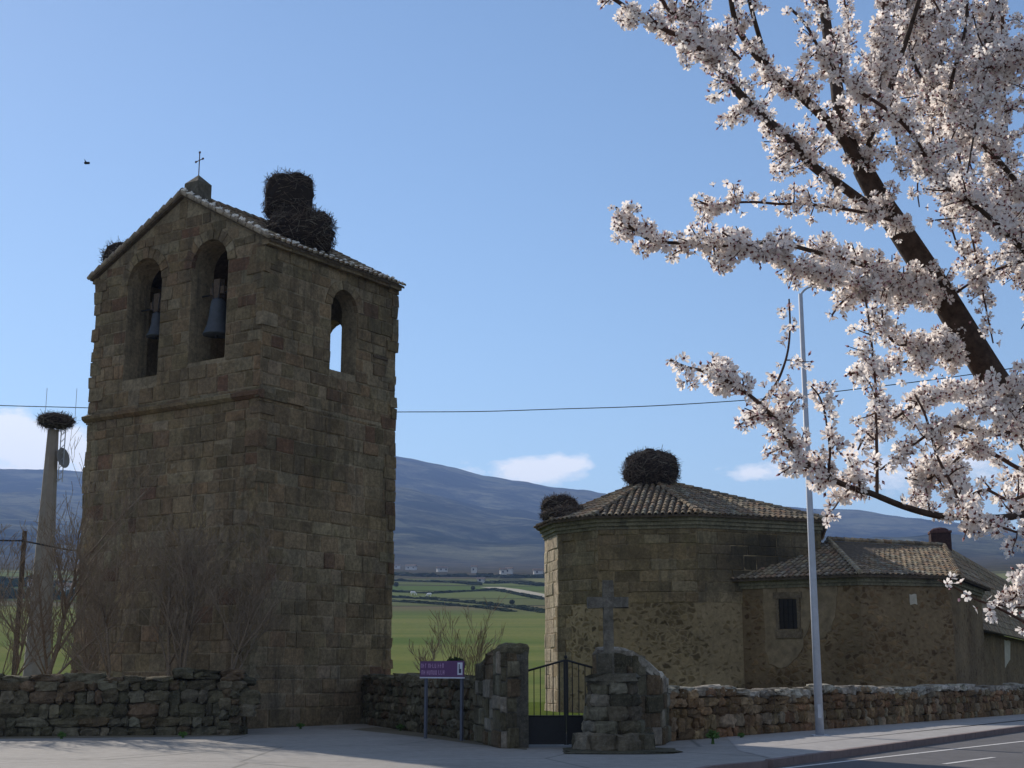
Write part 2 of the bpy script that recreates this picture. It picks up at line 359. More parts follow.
# ------------------------------------------------------------------ terrain
def interp(x, T):
    if x <= T[0][0]: return T[0][1]
    for (a, va_), (b_, vb_) in zip(T, T[1:]):
        if x <= b_:
            k = (x - a) / (b_ - a); return va_ + (vb_ - va_) * k
    return T[-1][1]
HF = [(0, -.22), (34, -.22), (60, -.22), (80, 0), (110, .45), (200, 4.2), (300, 10.2), (450, 22.0), (600, 35.8), (800, 54.5), (1000, 72), (1250, 92), (1700, 131), (2000, 160)]
RIDGE = [(-2.2, 300), (-.9, 480), (-.40, 540), (-.31, 548), (-.22, 620), (-.145, 650), (-.083, 624), (-.058, 606), (-.035, 582), (-.022, 566), (.013, 550), (.055, 520), (.12, 470), (.20, 452), (.24, 438), (.32, 402), (.36, 382), (.6, 360), (2.2, 300)]
def th(x, y):
    d = hypot(x, y); a = x / y if y > 1 else 3
    near = interp(d, HF)
    if d > 1400:
        rid = interp(a, RIDGE) if y > 1 else 300
        k = min(1, (d - 1400) / 2600); prof = k ** 1.25
        base = near if d <= 1700 else 131
        w = max(0, min(1, (d - 1400) / 600))
        z = near * (1 - w) + w * (110 + (rid - 110) * prof)
        n = noise.fractal(Vector((x * .0011, y * .0011, 3)), 1, 2, 6) * 60 * min(1, k * 2.2) * (1 - .55 * max(0, (k - .6) / .4))
        n += noise.fractal(Vector((x * .006, y * .006, 7)), 1, 2, 4) * 7 * min(1, k * 3)
        z += n
        if d > 4000: z -= (d - 4000) * .25 
        return max(z, 0)
    n = 0
    if d > 250: n = noise.noise(Vector((x * .006, y * .006, 0))) * 1.6 * min(1, (d - 250) / 300)
    if y <= 1: near = min(near, 2)
    return near + n
def thz(x, y): return th(x, y)
radii = [0, 6, 15, 30, 45, 60, 70, 80, 95, 110, 130, 150, 175, 200, 230, 260, 300, 340, 380, 420, 460, 500, 550, 600, 650, 700, 760, 820, 900, 1000, 1100, 1200, 1300, 1400] + [1400 + i * 65 for i in range(1, 41)] + [4080, 4200, 4500, 5200, 6200]
angs = []
a = -180
while a < 180: angs.append(a); a += .3 if -26 <= a < 26 else (1.5 if -60 <= a < 60 else 6)
mb = MB(); V = []; F = []
V.append((0, 0, -.22)); na = len(angs)
for r_ in radii[1:]:
    for a in angs:
        x, y = r_ * sin(radians(a)), r_ * cos(radians(a)); V.append((x, y, th(x, y)))
for q in range(na): F.append((0, 1 + (q + 1) % na, 1 + q))
for i in range(len(radii) - 2):
    for q in range(na):
        q2 = (q + 1) % na; F.append((1 + i * na + q, 1 + i * na + q2, 1 + (i + 1) * na + q2, 1 + (i + 1) * na + q))
mb.add(V, F); tag(mb.build('terrain', M['terrain'], smooth=True), kind='structure')

# ------------------------------------------------------------------ plan of the walls and ground sheets
C0 = gd(247, 729); C0.z = 0
UV = Vector((-.829, .5592, 0)); VV = Vector((.5592, .829, 0)); ZZ = Vector((0, 0, 1))
TW, TD = 7.86, 6.52                       # tower width along UV, depth along VV
WR0 = Vector((3.5, 33.4, 0)); WR1 = Vector((20.4, 56.0, 0)); wdir = (WR1 - WR0).normalized()
K0 = Vector((4.93, 26.9, 0)); K1 = Vector((16.0, 44.0, 0)); kdir = (K1 - K0).normalized(); kn = Vector((kdir.y, -kdir.x, 0))
ZR = -.13
def sheet(name, poly, z, mat, sub=None):
    mb = MB(); mb.add([(p[0], p[1], z) for p in poly], [tuple(range(len(poly)))]); o = mb.build(name, mat)
    if o.data.polygons[0].normal.z < 0: o.data.flip_normals()
    return tag(o, kind='structure')
KF = K0 + kdir * 90; KB = K0 - kdir * 14
# plaza: everything on this side of the walls up to the kerb line
Kc = K0 - kdir * 0.6
sheet('plaza', [(-60, -20), (-60, 42), (-14, 42), (C0.x, C0.y + 3), (-2, 46), (3, 36), (WR0.x + wdir.x * 80 - 1, WR0.y + wdir.y * 80), (KF.x, KF.y), (Kc.x, Kc.y), (Kc.x - 1.2, Kc.y - 1.4), (Kc.x - 6, Kc.y - 12), (-2, -20)], 0, M['pave'])
sheet('road', [(-60, -60), (KB.x - 30, KB.y - 60), (Kc.x - 30, -20), (-2.0, -20), (Kc.x - 6.3, Kc.y - 12), (Kc.x - 1.2, Kc.y - 1.4), (Kc.x, Kc.y), (KF.x, KF.y), (KF.x + 60, KF.y), (70, -60)], ZR, M['asphalt'])
# sidewalk strip (4 mm over the plaza) and kerb
mb = MB()
p0 = WR0 + wdir * 3.2; 
tri = [Vector((K0.x, K0.y, .006)), Vector((KF.x, KF.y, .006)), Vector((WR0.x + wdir.x * 80, WR0.y + wdir.y * 80, .006)), Vector((p0.x, p0.y, .006)), Vector((K0.x - .2, K0.y + 2.8, .006))]
mb.add(tri, [(0, 1, 2, 3, 4)]); sw = mb.build('sidewalk', M['walk'])
if sw.data.polygons[0].normal.z < 0: sw.data.flip_normals()
tag(sw, kind='structure')
mb = MB(); s_ = -.4
while s_ < 88:
    o = K0 + kdir * s_ + Vector((0, 0, ZR - .05)); top = .016
    mb.box(o + kdir * .008, kdir * .984, kn * .16, Vector((0, 0, top - ZR + .05)), j=.003); s_ += 1.0
tag(mb.build('kerb', M['kerb']), kind='structure')
# side kerb towards the camera closes the step between plaza and road
mb = MB()
for a_, b_ in (((Kc.x, Kc.y), (Kc.x - 1.2, Kc.y - 1.4)), ((Kc.x - 1.2, Kc.y - 1.4), (Kc.x - 6, Kc.y - 12)), ((Kc.x - 6, Kc.y - 12), (-2, -20))):
    A_ = Vector((*a_, ZR - .05)); B_ = Vector((*b_, ZR - .05)); t_ = (B_ - A_).normalized(); n_ = Vector((-t_.y, t_.x, 0))
    mb.box(A_, B_ - A_, n_ * .14, Vector((0, 0, .185)))
tag(mb.build('kerb', M['kerb']), kind='structure')
# painted lines
L0 = gd(784, 768, ZR); L1 = gd(1024, 741, ZR); ldir = (L1 - L0).normalized(); ln_ = Vector((ldir.y, -ldir.x, 0))
mb = MB(); z4 = Vector((0, 0, .005))
mb.add([L0 - ldir * 30 + z4, L0 + ldir * 70 + z4, L0 + ldir * 70 + ln_ * .12 + z4, L0 - ldir * 30 + ln_ * .12 + z4], [(0, 3, 2, 1)])
D0 = gd(941, 764, ZR)
for k in range(-6, 12):
    o = D0 + ldir * (k * 4.6) + z4; mb.add([o, o + ldir * 2.7, o + ldir * 2.7 + ln_ * .12, o + ln_ * .12], [(0, 3, 2, 1)])
tag(mb.build('road_marking', M['line']), kind='structure')
sheet('earth_strip', [(-19.5, 35.0), (-19.5, 34.45), (-16, 34.6), (-13.2, 34.85), (-11, 35.4), (-9.4, 35.75), (-7.1, 36.6), (-6.95, 37.0), (-7.0, 37.4)], .005, M['dirt'])
# churchyard grass
sheet('churchyard_grass', [(-40, 37), (-12, 36.2), (-7, 37.6), (-3, 45), (-.8, 35.6), (3.5, 33.8), (WR0.x + wdir.x * 80 - .2, WR0.y + wdir.y * 80 + .2), (40, 120), (-60, 120)], -.015, M['grass'])
mb = MB(); A = gd(375, 728); 
sheet('earth_strip', [(A.x, A.y + .5), (A.x - .6, A.y - 1), gd(420, 737)[:2], gd(480, 745)[:2], gd(527, 750)[:2], (gd(527, 747).x, 34), (-1.0, 36)], .005, M['dirt'])

# ------------------------------------------------------------------ masonry
SC = [(.25, .185, .108), (.235, .176, .104), (.265, .202, .124), (.22, .163, .096), (.275, .216, .136), (.19, .142, .083), (.25, .173, .10)]
def scol(w=None, hue=.05):
    c = jit(random.choice(SC), .10)
    if R() < .03: c = (.19, .115, .072)
    return jit(c, .10, hue)
def courses(mb, O, X, Nn, width, z0, z1, rh, bw, clip=None, proud=.022, col=scol, gap=.016):
    """face the wall starting at O along X, outward normal Nn, with squared blocks"""
    z = z0
    while z < z1 - .05:
        h = rh * U(.72, 1.25)
        if z + h > z1 - .12: h = z1 - z
        spans = [(0, width)]
        if clip: spans = clip(z, z + h, spans)
        for a, b_ in spans:
            x = a - (U(0, .5) * bw if a <= 0.001 else 0)
            while x < b_ - .02:
                w = bw * U(.6, 1.5); xe = min(x + w, b_)
                if b_ - xe < .18: xe = b_
                xs = max(x, a); d = proud * U(.2, 2.1)
                o = O + X * (xs + gap) + Vector((0, 0, z + gap)) - Nn * .06
                if xe - xs > 2.5 * gap:
                    A_, B_, Cc = X * (xe - xs - 2 * gap), Nn * (.06 + d), Vector((0, 0, h - 2 * gap))
                    # chamfered face: outer edges drawn in a little
                    P = [o, o + A_, o + A_ + Cc, o + Cc]; q = U(.02, .045)
                    fx = X * q; fz = Vector((0, 0, q)); 
                    mid = [p + Nn * (.06 + d * .5) for p in P]
                    out = [P[0] + B_ + fx + fz, P[1] + B_ - fx + fz, P[2] + B_ - fx - fz, P[3] + B_ + fx - fz]
                    jj = lambda p: p + Nn * U(-.008, .008) + X * U(-.02, .02) + Vector((0, 0, U(-.02, .02)))
                    out = [jj(p) for p in out]; mid = [jj(p) for p in mid]
                    fs = [(8, 9, 10, 11)]
                    for i in range(4):
                        i2 = (i + 1) % 4; fs.append((i, i2, 4 + i2, 4 + i)); fs.append((4 + i, 4 + i2, 8 + i2, 8 + i))
                    if X.cross(Vector((0, 0, 1))).dot(Nn) < 0: fs = [f[::-1] for f in fs]
                    mb.add(P + mid + out, fs, col())
                x = xe
        z += h
def arch_clip(opens, top=None, ring=.34):
    def f(za, zb, spans):
        zm = (za + zb) / 2
        if top:
            ns = []
            for a, b_ in spans:
                la, lb = top(zb); a2, b2 = max(a, la), min(b_, lb)
                if b2 - a2 > .1: ns.append((a2, b2))
            spans = ns
        for (uc, hw, zs, zsp) in opens:
            if zb <= zs + .04: continue
            if zm < zsp: h = hw
            else:
                rr = (hw + ring) ** 2 - (zm - zsp) ** 2
                if rr <= 0: continue
                h = sqrt(rr)
            ns = []
            for a, b_ in spans:
                if uc - h > a: ns.append((a, min(b_, uc - h)))
                if uc + h < b_: ns.append((max(a, uc + h), b_))
            spans = [(a, b_) for a, b_ in ns if b_ - a > .05]
        return spans
    return f
def arch_wall(mb, O, X, Nn, width, z0, topf, opens, thick, col):
    """solid wall with arched openings, outer face at O, body towards -Nn"""
    us = {0.0, width}
    for (uc, hw, zs, zsp) in opens:
        for k in range(17): us.add(uc - hw * cos(pi * k / 16))
    us.add(min(3.74, width)); us = sorted(us); T = -Nn * thick
    def slab(ua, ub, a0, b0, a1, b1):
        P = [O + X * ua + ZZ * a0, O + X * ub + ZZ * b0, O + X * ub + ZZ * b1, O + X * ua + ZZ * a1]
        P = P + [p + T for p in P]
        F = [(0, 1, 2, 3), (7, 6, 5, 4), (0, 4, 5, 1), (1, 5, 6, 2), (2, 6, 7, 3), (3, 7, 4, 0)]
        if X.cross(ZZ).dot(Nn) < 0: F = [f[::-1] for f in F]
        mb.add(P, F, col)
    for ua, ub in zip(us, us[1:]):
        if ub - ua < 1e-5: continue
        um = (ua + ub) / 2; op = None
        for o in opens:
            if abs(um - o[0]) < o[1]: op = o
        if op is None: slab(ua, ub, z0, z0, topf(ua), topf(ub))
        else:
            uc, hw, zs, zsp = op
            slab(ua, ub, z0, z0, zs, zs)
            ha = zsp + sqrt(max(0, hw * hw - (ua - uc) ** 2)); hb = zsp + sqrt(max(0, hw * hw - (ub - uc) ** 2))
            slab(ua, ub, ha, hb, topf(ua), topf(ub))
def voussoirs(mb, O, X, Nn, op, ring=.34, n=11, proud=.05, depth=.3):
    uc, hw, zs, zsp = op
    for k in range(n):
        a0 = pi * k / n + .012; a1 = pi * (k + 1) / n - .012; P = []
        for d in (-.12, proud * U(.6, 1.1)):
            for (r_, a) in ((hw - .004, a0), (hw + ring * U(.9, 1.08), a0), (hw + ring * U(.9, 1.08), a1), (hw - .004, a1)):
                P.append(O + X * (uc - r_ * cos(a)) + ZZ * (zsp + r_ * sin(a)) + Nn * d)
        F = [(0, 1, 2, 3)[::-1], (4, 5, 6, 7), (0, 1, 5, 4), (1, 2, 6, 5), (2, 3, 7, 6), (3, 0, 4, 7)]
        mb.add(P, F, scol())

# ---- barrel tiles over a planar roof polygon
TC = [(.25, .19, .125), (.21, .165, .115), (.29, .23, .155), (.17, .14, .105), (.24, .165, .105), (.25, .22, .165)]
def roof_tiles(mb, poly, e0, e1, pitch=.25, rise=.075, tl=.42, seg=5, start=0, tcols=TC):
    """poly: coplanar points; eave runs e0 -> e1"""
    E = (e1 - e0).normalized()
    nrm = None
    for i in range(1, len(poly) - 1):
        n_ = (poly[i] - poly[0]).cross(poly[i + 1] - poly[0])
        if n_.length > 1e-4: nrm = n_.normalized(); break
    if nrm.z < 0: nrm = -nrm
    S = nrm.cross(E)
    if S.z < 0: S = -S
    P2 = [((p - e0).dot(E), (p - e0).dot(S)) for p in poly]
    umin = min(p[0] for p in P2); umax = max(p[0] for p in P2)
    k = int((umax - umin) / pitch); 
    for i in range(k + 1):
        u = umin + (i + .5) * pitch
        if u > umax: break
        hits = []
        for (a, b_) in zip(P2, P2[1:] + P2[:1]):
            if (a[0] <= u < b_[0]) or (b_[0] <= u < a[0]):
                hits.append(a[1] + (u - a[0]) / (b_[0] - a[0]) * (b_[1] - a[1]))
        if len(hits) < 2: continue
        lo, hi = min(hits), max(hits)
        if abs(lo) < .3: lo -= .07
        s_ = lo
        while s_ < hi:
            e_ = min(s_ + tl, hi); c = jit(random.choice(tcols), .18, .06); dz = U(-.008, .008); du = U(-.012, .012)
            lift0, lift1 = .045 + dz, .01 + dz; V = []
            for (s2, lf, hw) in ((s_ - .03, lift0, pitch * .36), (e_, lift1, pitch * .30)):
                for q in range(seg + 1):
                    a = pi * q / seg
                    V.append(e0 + E * (u + du - hw * cos(a)) + S * s2 + nrm * (lf + rise * sin(a)))
            n_ = seg + 1; F = [(q, q + 1, n_ + q + 1, n_ + q) for q in range(seg)]
            # front edge thickness
            b0 = len(V)
            for q in range(n_):
                a = pi * q / seg; V.append(e0 + E * (u + du - (pitch * .36 - .02) * cos(a)) + S * (s_ - .03) + nrm * (lift0 + (rise - .02) * sin(a) - .004))
            F += [(q, b0 + q, b0 + q + 1, q + 1) for q in range(seg)]
            mb.add(V, F, c); s_ += tl
def roof_deck(mb, poly, th_=.10, col=(.11, .085, .06)):
    n = len(poly); dn = Vector((0, 0, -th_)); V = list(poly) + [p + dn for p in poly]
    mb.add(V, [tuple(range(n)), tuple(range(n, 2 * n))[::-1]] + [(i, n + i, n + (i + 1) % n, (i + 1) % n) for i in range(n)], col)

# ------------------------------------------------------------------ bell tower
ZS = 9.8; ZE = 14.78; ZA = 16.85
tower = thing('bell_tower', C0 + UV * TW / 2 + VV * TD / 2, 'tall square stone bell tower with gabled tile roof and bells in arches', 'bell tower')
Rr = C0 + VV * TD; Ll = C0 + UV * TW; Bb = Ll + VV * TD
nL = -VV; nR = -UV; nB = VV; nLL = UV
mb = MB(); base_c = (.32, .255, .165)
mb.prism([C0, Rr, Bb, Ll], -.3, ZS, base_c)
ri = .02  # belfry set back slightly
Cb = C0 + UV * ri + VV * ri; bw_, bd_ = TW - 2 * ri, TD - 2 * ri
arL = [(2.42 - ri, .82, 11.2, 14.35), (5.45 - ri, .82, 11.0, 14.25)]
arR = [(3.78 - ri, .64, 11.2, 13.35)]
arB = [(2.50 - ri, .66, 11.0, 13.12), (5.32 - ri, .75, 11.0, 13.9)]
UR = 3.74
def gab(u): return ZE + (ZA - ZE) * (u / UR if u < UR else (bw_ - u) / (bw_ - UR))
TH = .95; T2 = .65
arch_wall(mb, Cb, UV, nL, bw_, ZS, gab, arL, TH, base_c)
arch_wall(mb, Cb + VV * bd_, UV, nB, bw_, ZS, gab, arB, T2, base_c)
arch_wall(mb, Cb + VV * TH, VV, nR, bd_ - TH - T2, ZS, lambda u: ZE, [(arR[0][0] - TH, *arR[0][1:])], T2, base_c)
arch_wall(mb, Cb + UV * bw_ + VV * TH, VV, nLL, bd_ - TH - T2, ZS, lambda u: ZE, [], T2, base_c)
mb.build('wall_core', M['stone'], tower)
mb = MB()
def rowsL(za, zb, spans):
    return spans
courses(mb, C0, UV, nL, TW, 0, ZS - .05, .44, .58)
courses(mb, C0, VV, nR, TD, 0, ZS - .05, .48, .70)
courses(mb, Ll, VV, nLL, TD, 0, ZS - .05, .48, .70)
courses(mb, Rr, UV, nB, TW, 0, ZS - .05, .48, .70)
def gtop(z):
    if z <= ZE: return (0, bw_)
    k = (z - ZE) / (ZA - ZE); return (k * UR, bw_ - k * (bw_ - UR))
courses(mb, Cb, UV, nL, bw_, ZS, ZA - .1, .42, .58, arch_clip(arL, gtop))
courses(mb, Cb + VV * bd_, UV, nB, bw_, ZS, ZA - .1, .42, .58, arch_clip(arB, gtop))
courses(mb, Cb, VV, nR, bd_, ZS, ZE - .02, .42, .58, arch_clip(arR))
courses(mb, Cb + UV * bw_, VV, nLL, bd_, ZS, ZE - .02, .42, .58)
for o in arL: voussoirs(mb, Cb, UV, nL, o)
for o in arB: voussoirs(mb, Cb + VV * bd_, UV, nB, o)
voussoirs(mb, Cb, VV, nR, arR[0], ring=.3, n=9)
# rounded corner stones that roughen the outline
for cr, n1_, n2_ in ((C0, nL, nR), (Rr, nR, nB), (Ll, nL, nLL)):       # corner stones, worn and a little uneven
    z = -.1
    while z < ZE - .3:
        h = U(.3, .52)
        if R() < .7:
            w1, w2 = (U(.5, .8), U(.28, .4)) if R() < .5 else (U(.28, .4), U(.5, .8)); p_ = U(.015, .055)
            a1, a2 = -n2_, -n1_                                       # along face 1, along face 2
            o = cr + n1_ * p_ + n2_ * p_ + ZZ * (z + .012)
            mb.box(o, a1 * w1, a2 * w2, ZZ * (h - .024), scol(), j=.02)
        z += h
mb.build('stone_facing', M['stone'], tower)
# string course on the front, broken off round the corner
mb = MB()
s_ = -.1
while s_ < TW + .1:
    w = min(U(.7, 1.2), TW + .12 - s_)
    o = C0 + UV * s_ + nL * .0 + ZZ * (ZS - .06); c = scol()
    pr = [(-.1, 0), (.06, 0), (.19, .09), (.21, .19), (.03, .27), (-.1, .27)]
    Vv = [o + nL * a + ZZ * b_ for a, b_ in pr] + [o + UV * (w - .015) + nL * a + ZZ * b_ for a, b_ in pr]; n_ = 6
    mb.add(Vv, [tuple(range(n_)), tuple(range(n_, 2 * n_))[::-1]] + [(i, n_ + i, n_ + (i + 1) % n_, (i + 1) % n_) for i in range(n_)], c); s_ += w
for (a0, a1) in ((-.15, 1.1), (1.12, 1.9)):
    o = C0 + VV * a0 + ZZ * (ZS - .05)
    mb.box(o - nR * .05, VV * (a1 - a0), nR * U(.13, .17), ZZ * .17, scol(), j=.015)
mb.build('string_course', M['stone'], tower)
# cornice under right and left eaves and roof
mb = MB()
for O_, nn in ((Cb, nR), (Cb + UV * bw_, nLL)):
    s_ = -.05
    while s_ < bd_ + .05:
        w = min(U(.6, 1.1), bd_ + .05 - s_)
        mb.box(O_ + VV * s_ + ZZ * (ZE - .20) - nn * .1, VV * (w - .012), nn * U(.28, .31), ZZ * .17, scol(), j=.006); s_ += w
    mb.build('cornice', M['stone'], tower); mb = MB()
slope = (ZA - ZE) / (UR); ov = .24; of = .14
def rp(u, v, dz=0):                                     # u from the right eave, along UV ; v along VV
    h = gab(u); return Cb + UV * u + VV * v + ZZ * (h + dz + .10)
pR = [rp(-ov, -of), rp(-ov, bd_ + of), rp(UR, bd_ + of), rp(UR, -of)]
pL = [rp(bw_ + ov, bd_ + of), rp(bw_ + ov, -of), rp(UR, -of), rp(UR, bd_ + of)]
mb = MB(); roof_deck(mb, pR, .08); roof_deck(mb, pL, .08)
roof_tiles(mb, pR, pR[0], pR[1]); roof_tiles(mb, pL, pL[0], pL[1])
# ridge tiles
v = -of
while v < bd_ + of:
    V_ = []
    for (vv, hw) in ((v, .15), (v + .45, .13)):
        for q in range(7):
            a = pi * q / 6; V_.append(rp(UR, vv) + UV * (hw * cos(a)) + ZZ * (hw * sin(a) + .04 + (.02 if vv == v else 0)))
    mb.add(V_, [(q, q + 1, 7 + q + 1, 7 + q) for q in range(6)], jit(random.choice(TC), .15)); v += .4
# verge tiles down the front rake
for sgn in (0, 1):
    d_ = 0.05
    while d_ < (UR if sgn == 0 else bw_ - UR) + ov:
        u = (UR - d_) if sgn == 0 else (UR + d_)
        dirn = (rp(u + (-.2 if sgn == 0 else .2), 0) - rp(u, 0)).normalized()
        for (v0) in (-of - .02,):
            mb.tube([rp(u, v0, .07), rp(u, v0, .045) + dirn * .30], [.085, .065], 8, jit((.30, .25, .19), .15))
        d_ += .34
mb.build('roof', M['tile'], tower)
mb = MB()
d_ = .12
while d_ < UR + ov:                                # white mortar between the verge tiles
    u = UR - d_; p = rp(u, -of - .02, .14)
    mb.stone(p + UV * .0, U(.07, .10), .06, U(.045, .065), UV, VV, ZZ, (1, 1, 1), .5); d_ += .34
v = -of + .12
while v < bd_ + of:
    mb.stone(rp(-ov - .03, v, .085), .05, U(.045, .07), U(.03, .05), UV, VV, ZZ, (1, 1, 1), .3)
    if R() < .7: mb.stone(rp(-ov + U(.15, .5), v, .13), .05, U(.04, .07), .03, UV, VV, ZZ, (1, 1, 1), .3)
    v += .25
mb.build('verge_mortar', M['mortar'], tower, smooth=True)
# finial block on the ridge
fb = rp(UR - .12, .45) + ZZ * .0
mb = MB(); c = (.17, .15, .115)
mb.cbox(fb - ZZ * .25, .62, .62, .78, atan2(UV.y, UV.x), c)
X_, Y_ = UV * .31, VV * .31; t_ = fb + ZZ * .53
mb.add([t_ - X_ - Y_, t_ + X_ - Y_, t_ + X_ + Y_, t_ - X_ + Y_, t_ + ZZ * .34], [(0, 1, 4), (1, 2, 4), (2, 3, 4), (3, 0, 4), (3, 2, 1, 0)], c)
fin = mb.build('finial', M['stone'], tower)
mb = MB(); q0 = fb + ZZ * .8; hx = (UV * .8 + VV * .25).normalized()
mb.tube([q0, q0 + ZZ * .86], .017, 6); mb.tube([q0 + ZZ * .56 - hx * .26, q0 + ZZ * .60 + hx * .26], .015, 6)
for e_ in (q0 + ZZ * .86, q0 + ZZ * .56 - hx * .26, q0 + ZZ * .60 + hx * .26): mb.stone(e_, .035, .02, .035, UV, VV)
o = mb.build('iron_cross', M['rust'], fin); o.matrix_parent_inverse = Matrix.Identity(4)
# window ledge slot on right face
mb = MB(); mb.box(Cb + VV * 5.25 + ZZ * 12.0 - nR * .05, VV * .75, nR * .13, ZZ * .09, scol()); mb.build('ledge', M['wood'], tower)

def bell(u, inset, ztop, Rm, H, label, wob):
    p = Cb + UV * u + VV * inset
    t = thing('bell', Vector((p.x, p.y, ztop - H)), label, 'bell', 'bells in the tower arches')
    prof = [(Rm * .98, 0), (Rm, .03), (Rm * .93, .07 * H), (Rm * .74, .25 * H), (Rm * .62, .5 * H), (Rm * .56, .78 * H), (Rm * .48, .92 * H), (Rm * .25, H), (.02, H * 1.01)]
    mb = MB(); mb.lathe(Vector((p.x, p.y, ztop - H)), prof, 24); mb.build('bell_body', M['bronze'], t, smooth=True)
    mb = MB(); mb.tube([Vector((p.x, p.y, ztop - .3)), Vector((p.x, p.y, ztop - H - .06))], [.02, .035], 8); mb.build('clapper', M['iron'], t)
    mb = MB(); mb.box(Vector((p.x, p.y, ztop)) - UV * .14 - VV * .1, UV * .28, VV * .2, ZZ * .62, (1, 1, 1), j=.01)
    mb.box(Vector((p.x, p.y, ztop + .12)) - UV * .30 - VV * .09, UV * .60, VV * .18, ZZ * .24, j=.01); mb.build('headstock', M['wood'], t)
    mb = MB(); mb.tube([Vector((p.x, p.y, ztop + .16)) - UV * .84, Vector((p.x, p.y, ztop + .16)) + UV * .84], .03, 8)
    for s2 in (-.18, .18): mb.tube([Vector((p.x, p.y, ztop - .1)) + UV * s2 * .6 - VV * .12, Vector((p.x, p.y, ztop + .5)) + UV * s2 - VV * .115], .014, 6)
    mb.build('axle', M['iron'], t)
bell(2.50 - ri, .50, 13.35, .46, 1.22, 'large grey bronze bell under timber headstock in the right front arch', 0)
bell(5.45 - ri, .62, 13.35, .36, .85, 'small bronze bell half hidden in the left front arch', 0)

# ------------------------------------------------------------------ nests
NC = [(.07, .05, .04), (.10, .075, .058), (.05, .038, .032), (.14, .105, .08), (.19, .165, .13)]
def nest(name_loc, parts, label, n=900, group='stork nests'):
    """parts: list of (centre, rx, rz, squareness)"""
    c0 = parts[0][0]; mb = MB()
    for (c, rx, rz, sq) in parts:
        V = []; nu, nv = 22, 10; sdv = Vector((U(0, 50), U(0, 50), 0))
        for i in range(nv + 1):
            ph = -pi / 2 + pi * i / nv
            cr = abs(cos(ph)) ** sq; zz_ = (1 if sin(ph) > 0 else -1) * abs(sin(ph)) ** sq
            for q in range(nu):
                a = 2 * pi * q / nu; d = Vector((cos(a) * cr, sin(a) * cr, zz_))
                k = 1.0 + .22 * noise.noise(d * 2.2 + sdv) + .1 * noise.noise(d * 6 + sdv)
                V.append(c + Vector((d.x * rx * k, d.y * rx * k, d.z * rz * k)))
        F = [(i * nu + q, i * nu + (q + 1) % nu, (i + 1) * nu + (q + 1) % nu, (i + 1) * nu + q) for i in range(nv) for q in range(nu)]
        mb.add(V, F, (.035, .027, .022))
        cnt = int(n * 1.8 * rx * rx / .7)
        for _ in range(cnt):
            a = U(0, 2 * pi); ph = math.asin(U(-.95, .98)); cr = abs(cos(ph)) ** sq; zz_ = (1 if sin(ph) > 0 else -1) * abs(sin(ph)) ** sq
            d = Vector((cos(a) * cr, sin(a) * cr, zz_)); k = U(.9, 1.1)
            p = c + Vector((d.x * rx * k, d.y * rx * k, d.z * rz * k))
            tang = Vector((-sin(a), cos(a), 0)) * U(-1, 1) + Vector((0, 0, U(-.45, .45))) + d * U(-.25, .35)
            if tang.length < .05: continue
            if R() < .07: tang = d * U(.4, 1) + Vector((U(-1, 1), U(-1, 1), U(-.6, .6)))
            tang.normalize(); l = U(.15, .55) * min(1, rx * 1.3)
            nn = tang.cross(d if d.length > .1 else ZZ)
            w = nn.normalized() * U(.006, .013) if nn.length > 1e-3 else Vector((.01, 0, 0)); w2 = tang.cross(w).normalized() * w.length
            A_ = p - tang * l / 2; B_ = p + tang * l / 2 - ZZ * U(0, .05)
            mb.add([A_ + w, A_ - w, A_ + w2, B_ + w * .5, B_ - w * .5, B_ + w2 * .5], [(0, 1, 4, 3), (1, 2, 5, 4), (2, 0, 3, 5)], jit(random.choice(NC), .2))
    o = mb.build('stork_nest', M['stick'], None, origin=Vector((c0.x, c0.y, min(c.z - rz for c, _, rz, _ in parts))))
    return tag(o, label, 'nest', group)
def NP(px0, px1, py0, py1, Y, sq=.75):
    c = pt((px0 + px1) / 2, (py0 + py1) / 2, Y); rx = (px1 - px0) / 2 * Y / 1410 * .97; rz = (py1 - py0) / 2 * Y / 1410 * .98
    return (c, rx, rz, sq)
nest('', [NP(265, 337, 210, 256, 43.6, .7), NP(263, 315, 174, 222, 44.0, .5)], 'huge two tier stork nest of dark sticks on the tower roof behind the gable', 900)
nest('', [NP(100, 150, 243, 290, 47.5, .7)], 'stork nest peeking out over the far left eave of the tower', 900)

# ------------------------------------------------------------------ church
def Pp(px, Y): return Vector(((px - 512) / 1410 * Y, Y, 0))
EZ = 7.9
P1, Q1, Q2, P3 = Pp(559, 58.8), Pp(600, 56.9), Pp(700, 56.1), Pp(826, 58.5)
P0 = Pp(545.5, 61.4); P4 = Vector((14.6, 67, 0)); P5 = Vector((4, 71, 0))
apex = pt(651, 480, 61.5)
apse = [P1, Q1, Q2, P3, P4, P5, P0]
church = thing('church', Vector((8, 61, 0)), 'old stone village church with polygonal apse and low annexes under tiled roofs', 'church')
dark_patch(M['apse_stone'], (10.6, 57.2, 6.0), (3.6, 4, 1.9))  # wide soft-edged darker area of the ashlar above the sacristy roof
mb = MB(); mb.prism(apse, -.2, EZ, (1, 1, 1)); mb.build('apse_wall', M['church'], church)
def offpoly(poly, d):
    out = []; n = len(poly)
    for i in range(n):
        a, b_, c = poly[i - 1], poly[i], poly[(i + 1) % n]
        n1 = Vector(((b_ - a).y, -(b_ - a).x, 0)).normalized(); n2 = Vector(((c - b_).y, -(c - b_).x, 0)).normalized()
        m_ = (n1 + n2).normalized(); out.append(b_ + m_ * (d / max(.4, m_.dot(n1))))
    return out
mb = MB()
AC = [(.245, .182, .10), (.215, .162, .09), (.27, .205, .12), (.19, .144, .08), (.285, .222, .132)]
def acol(): return jit(random.choice(AC), .10, .03)
zsp = 4.35
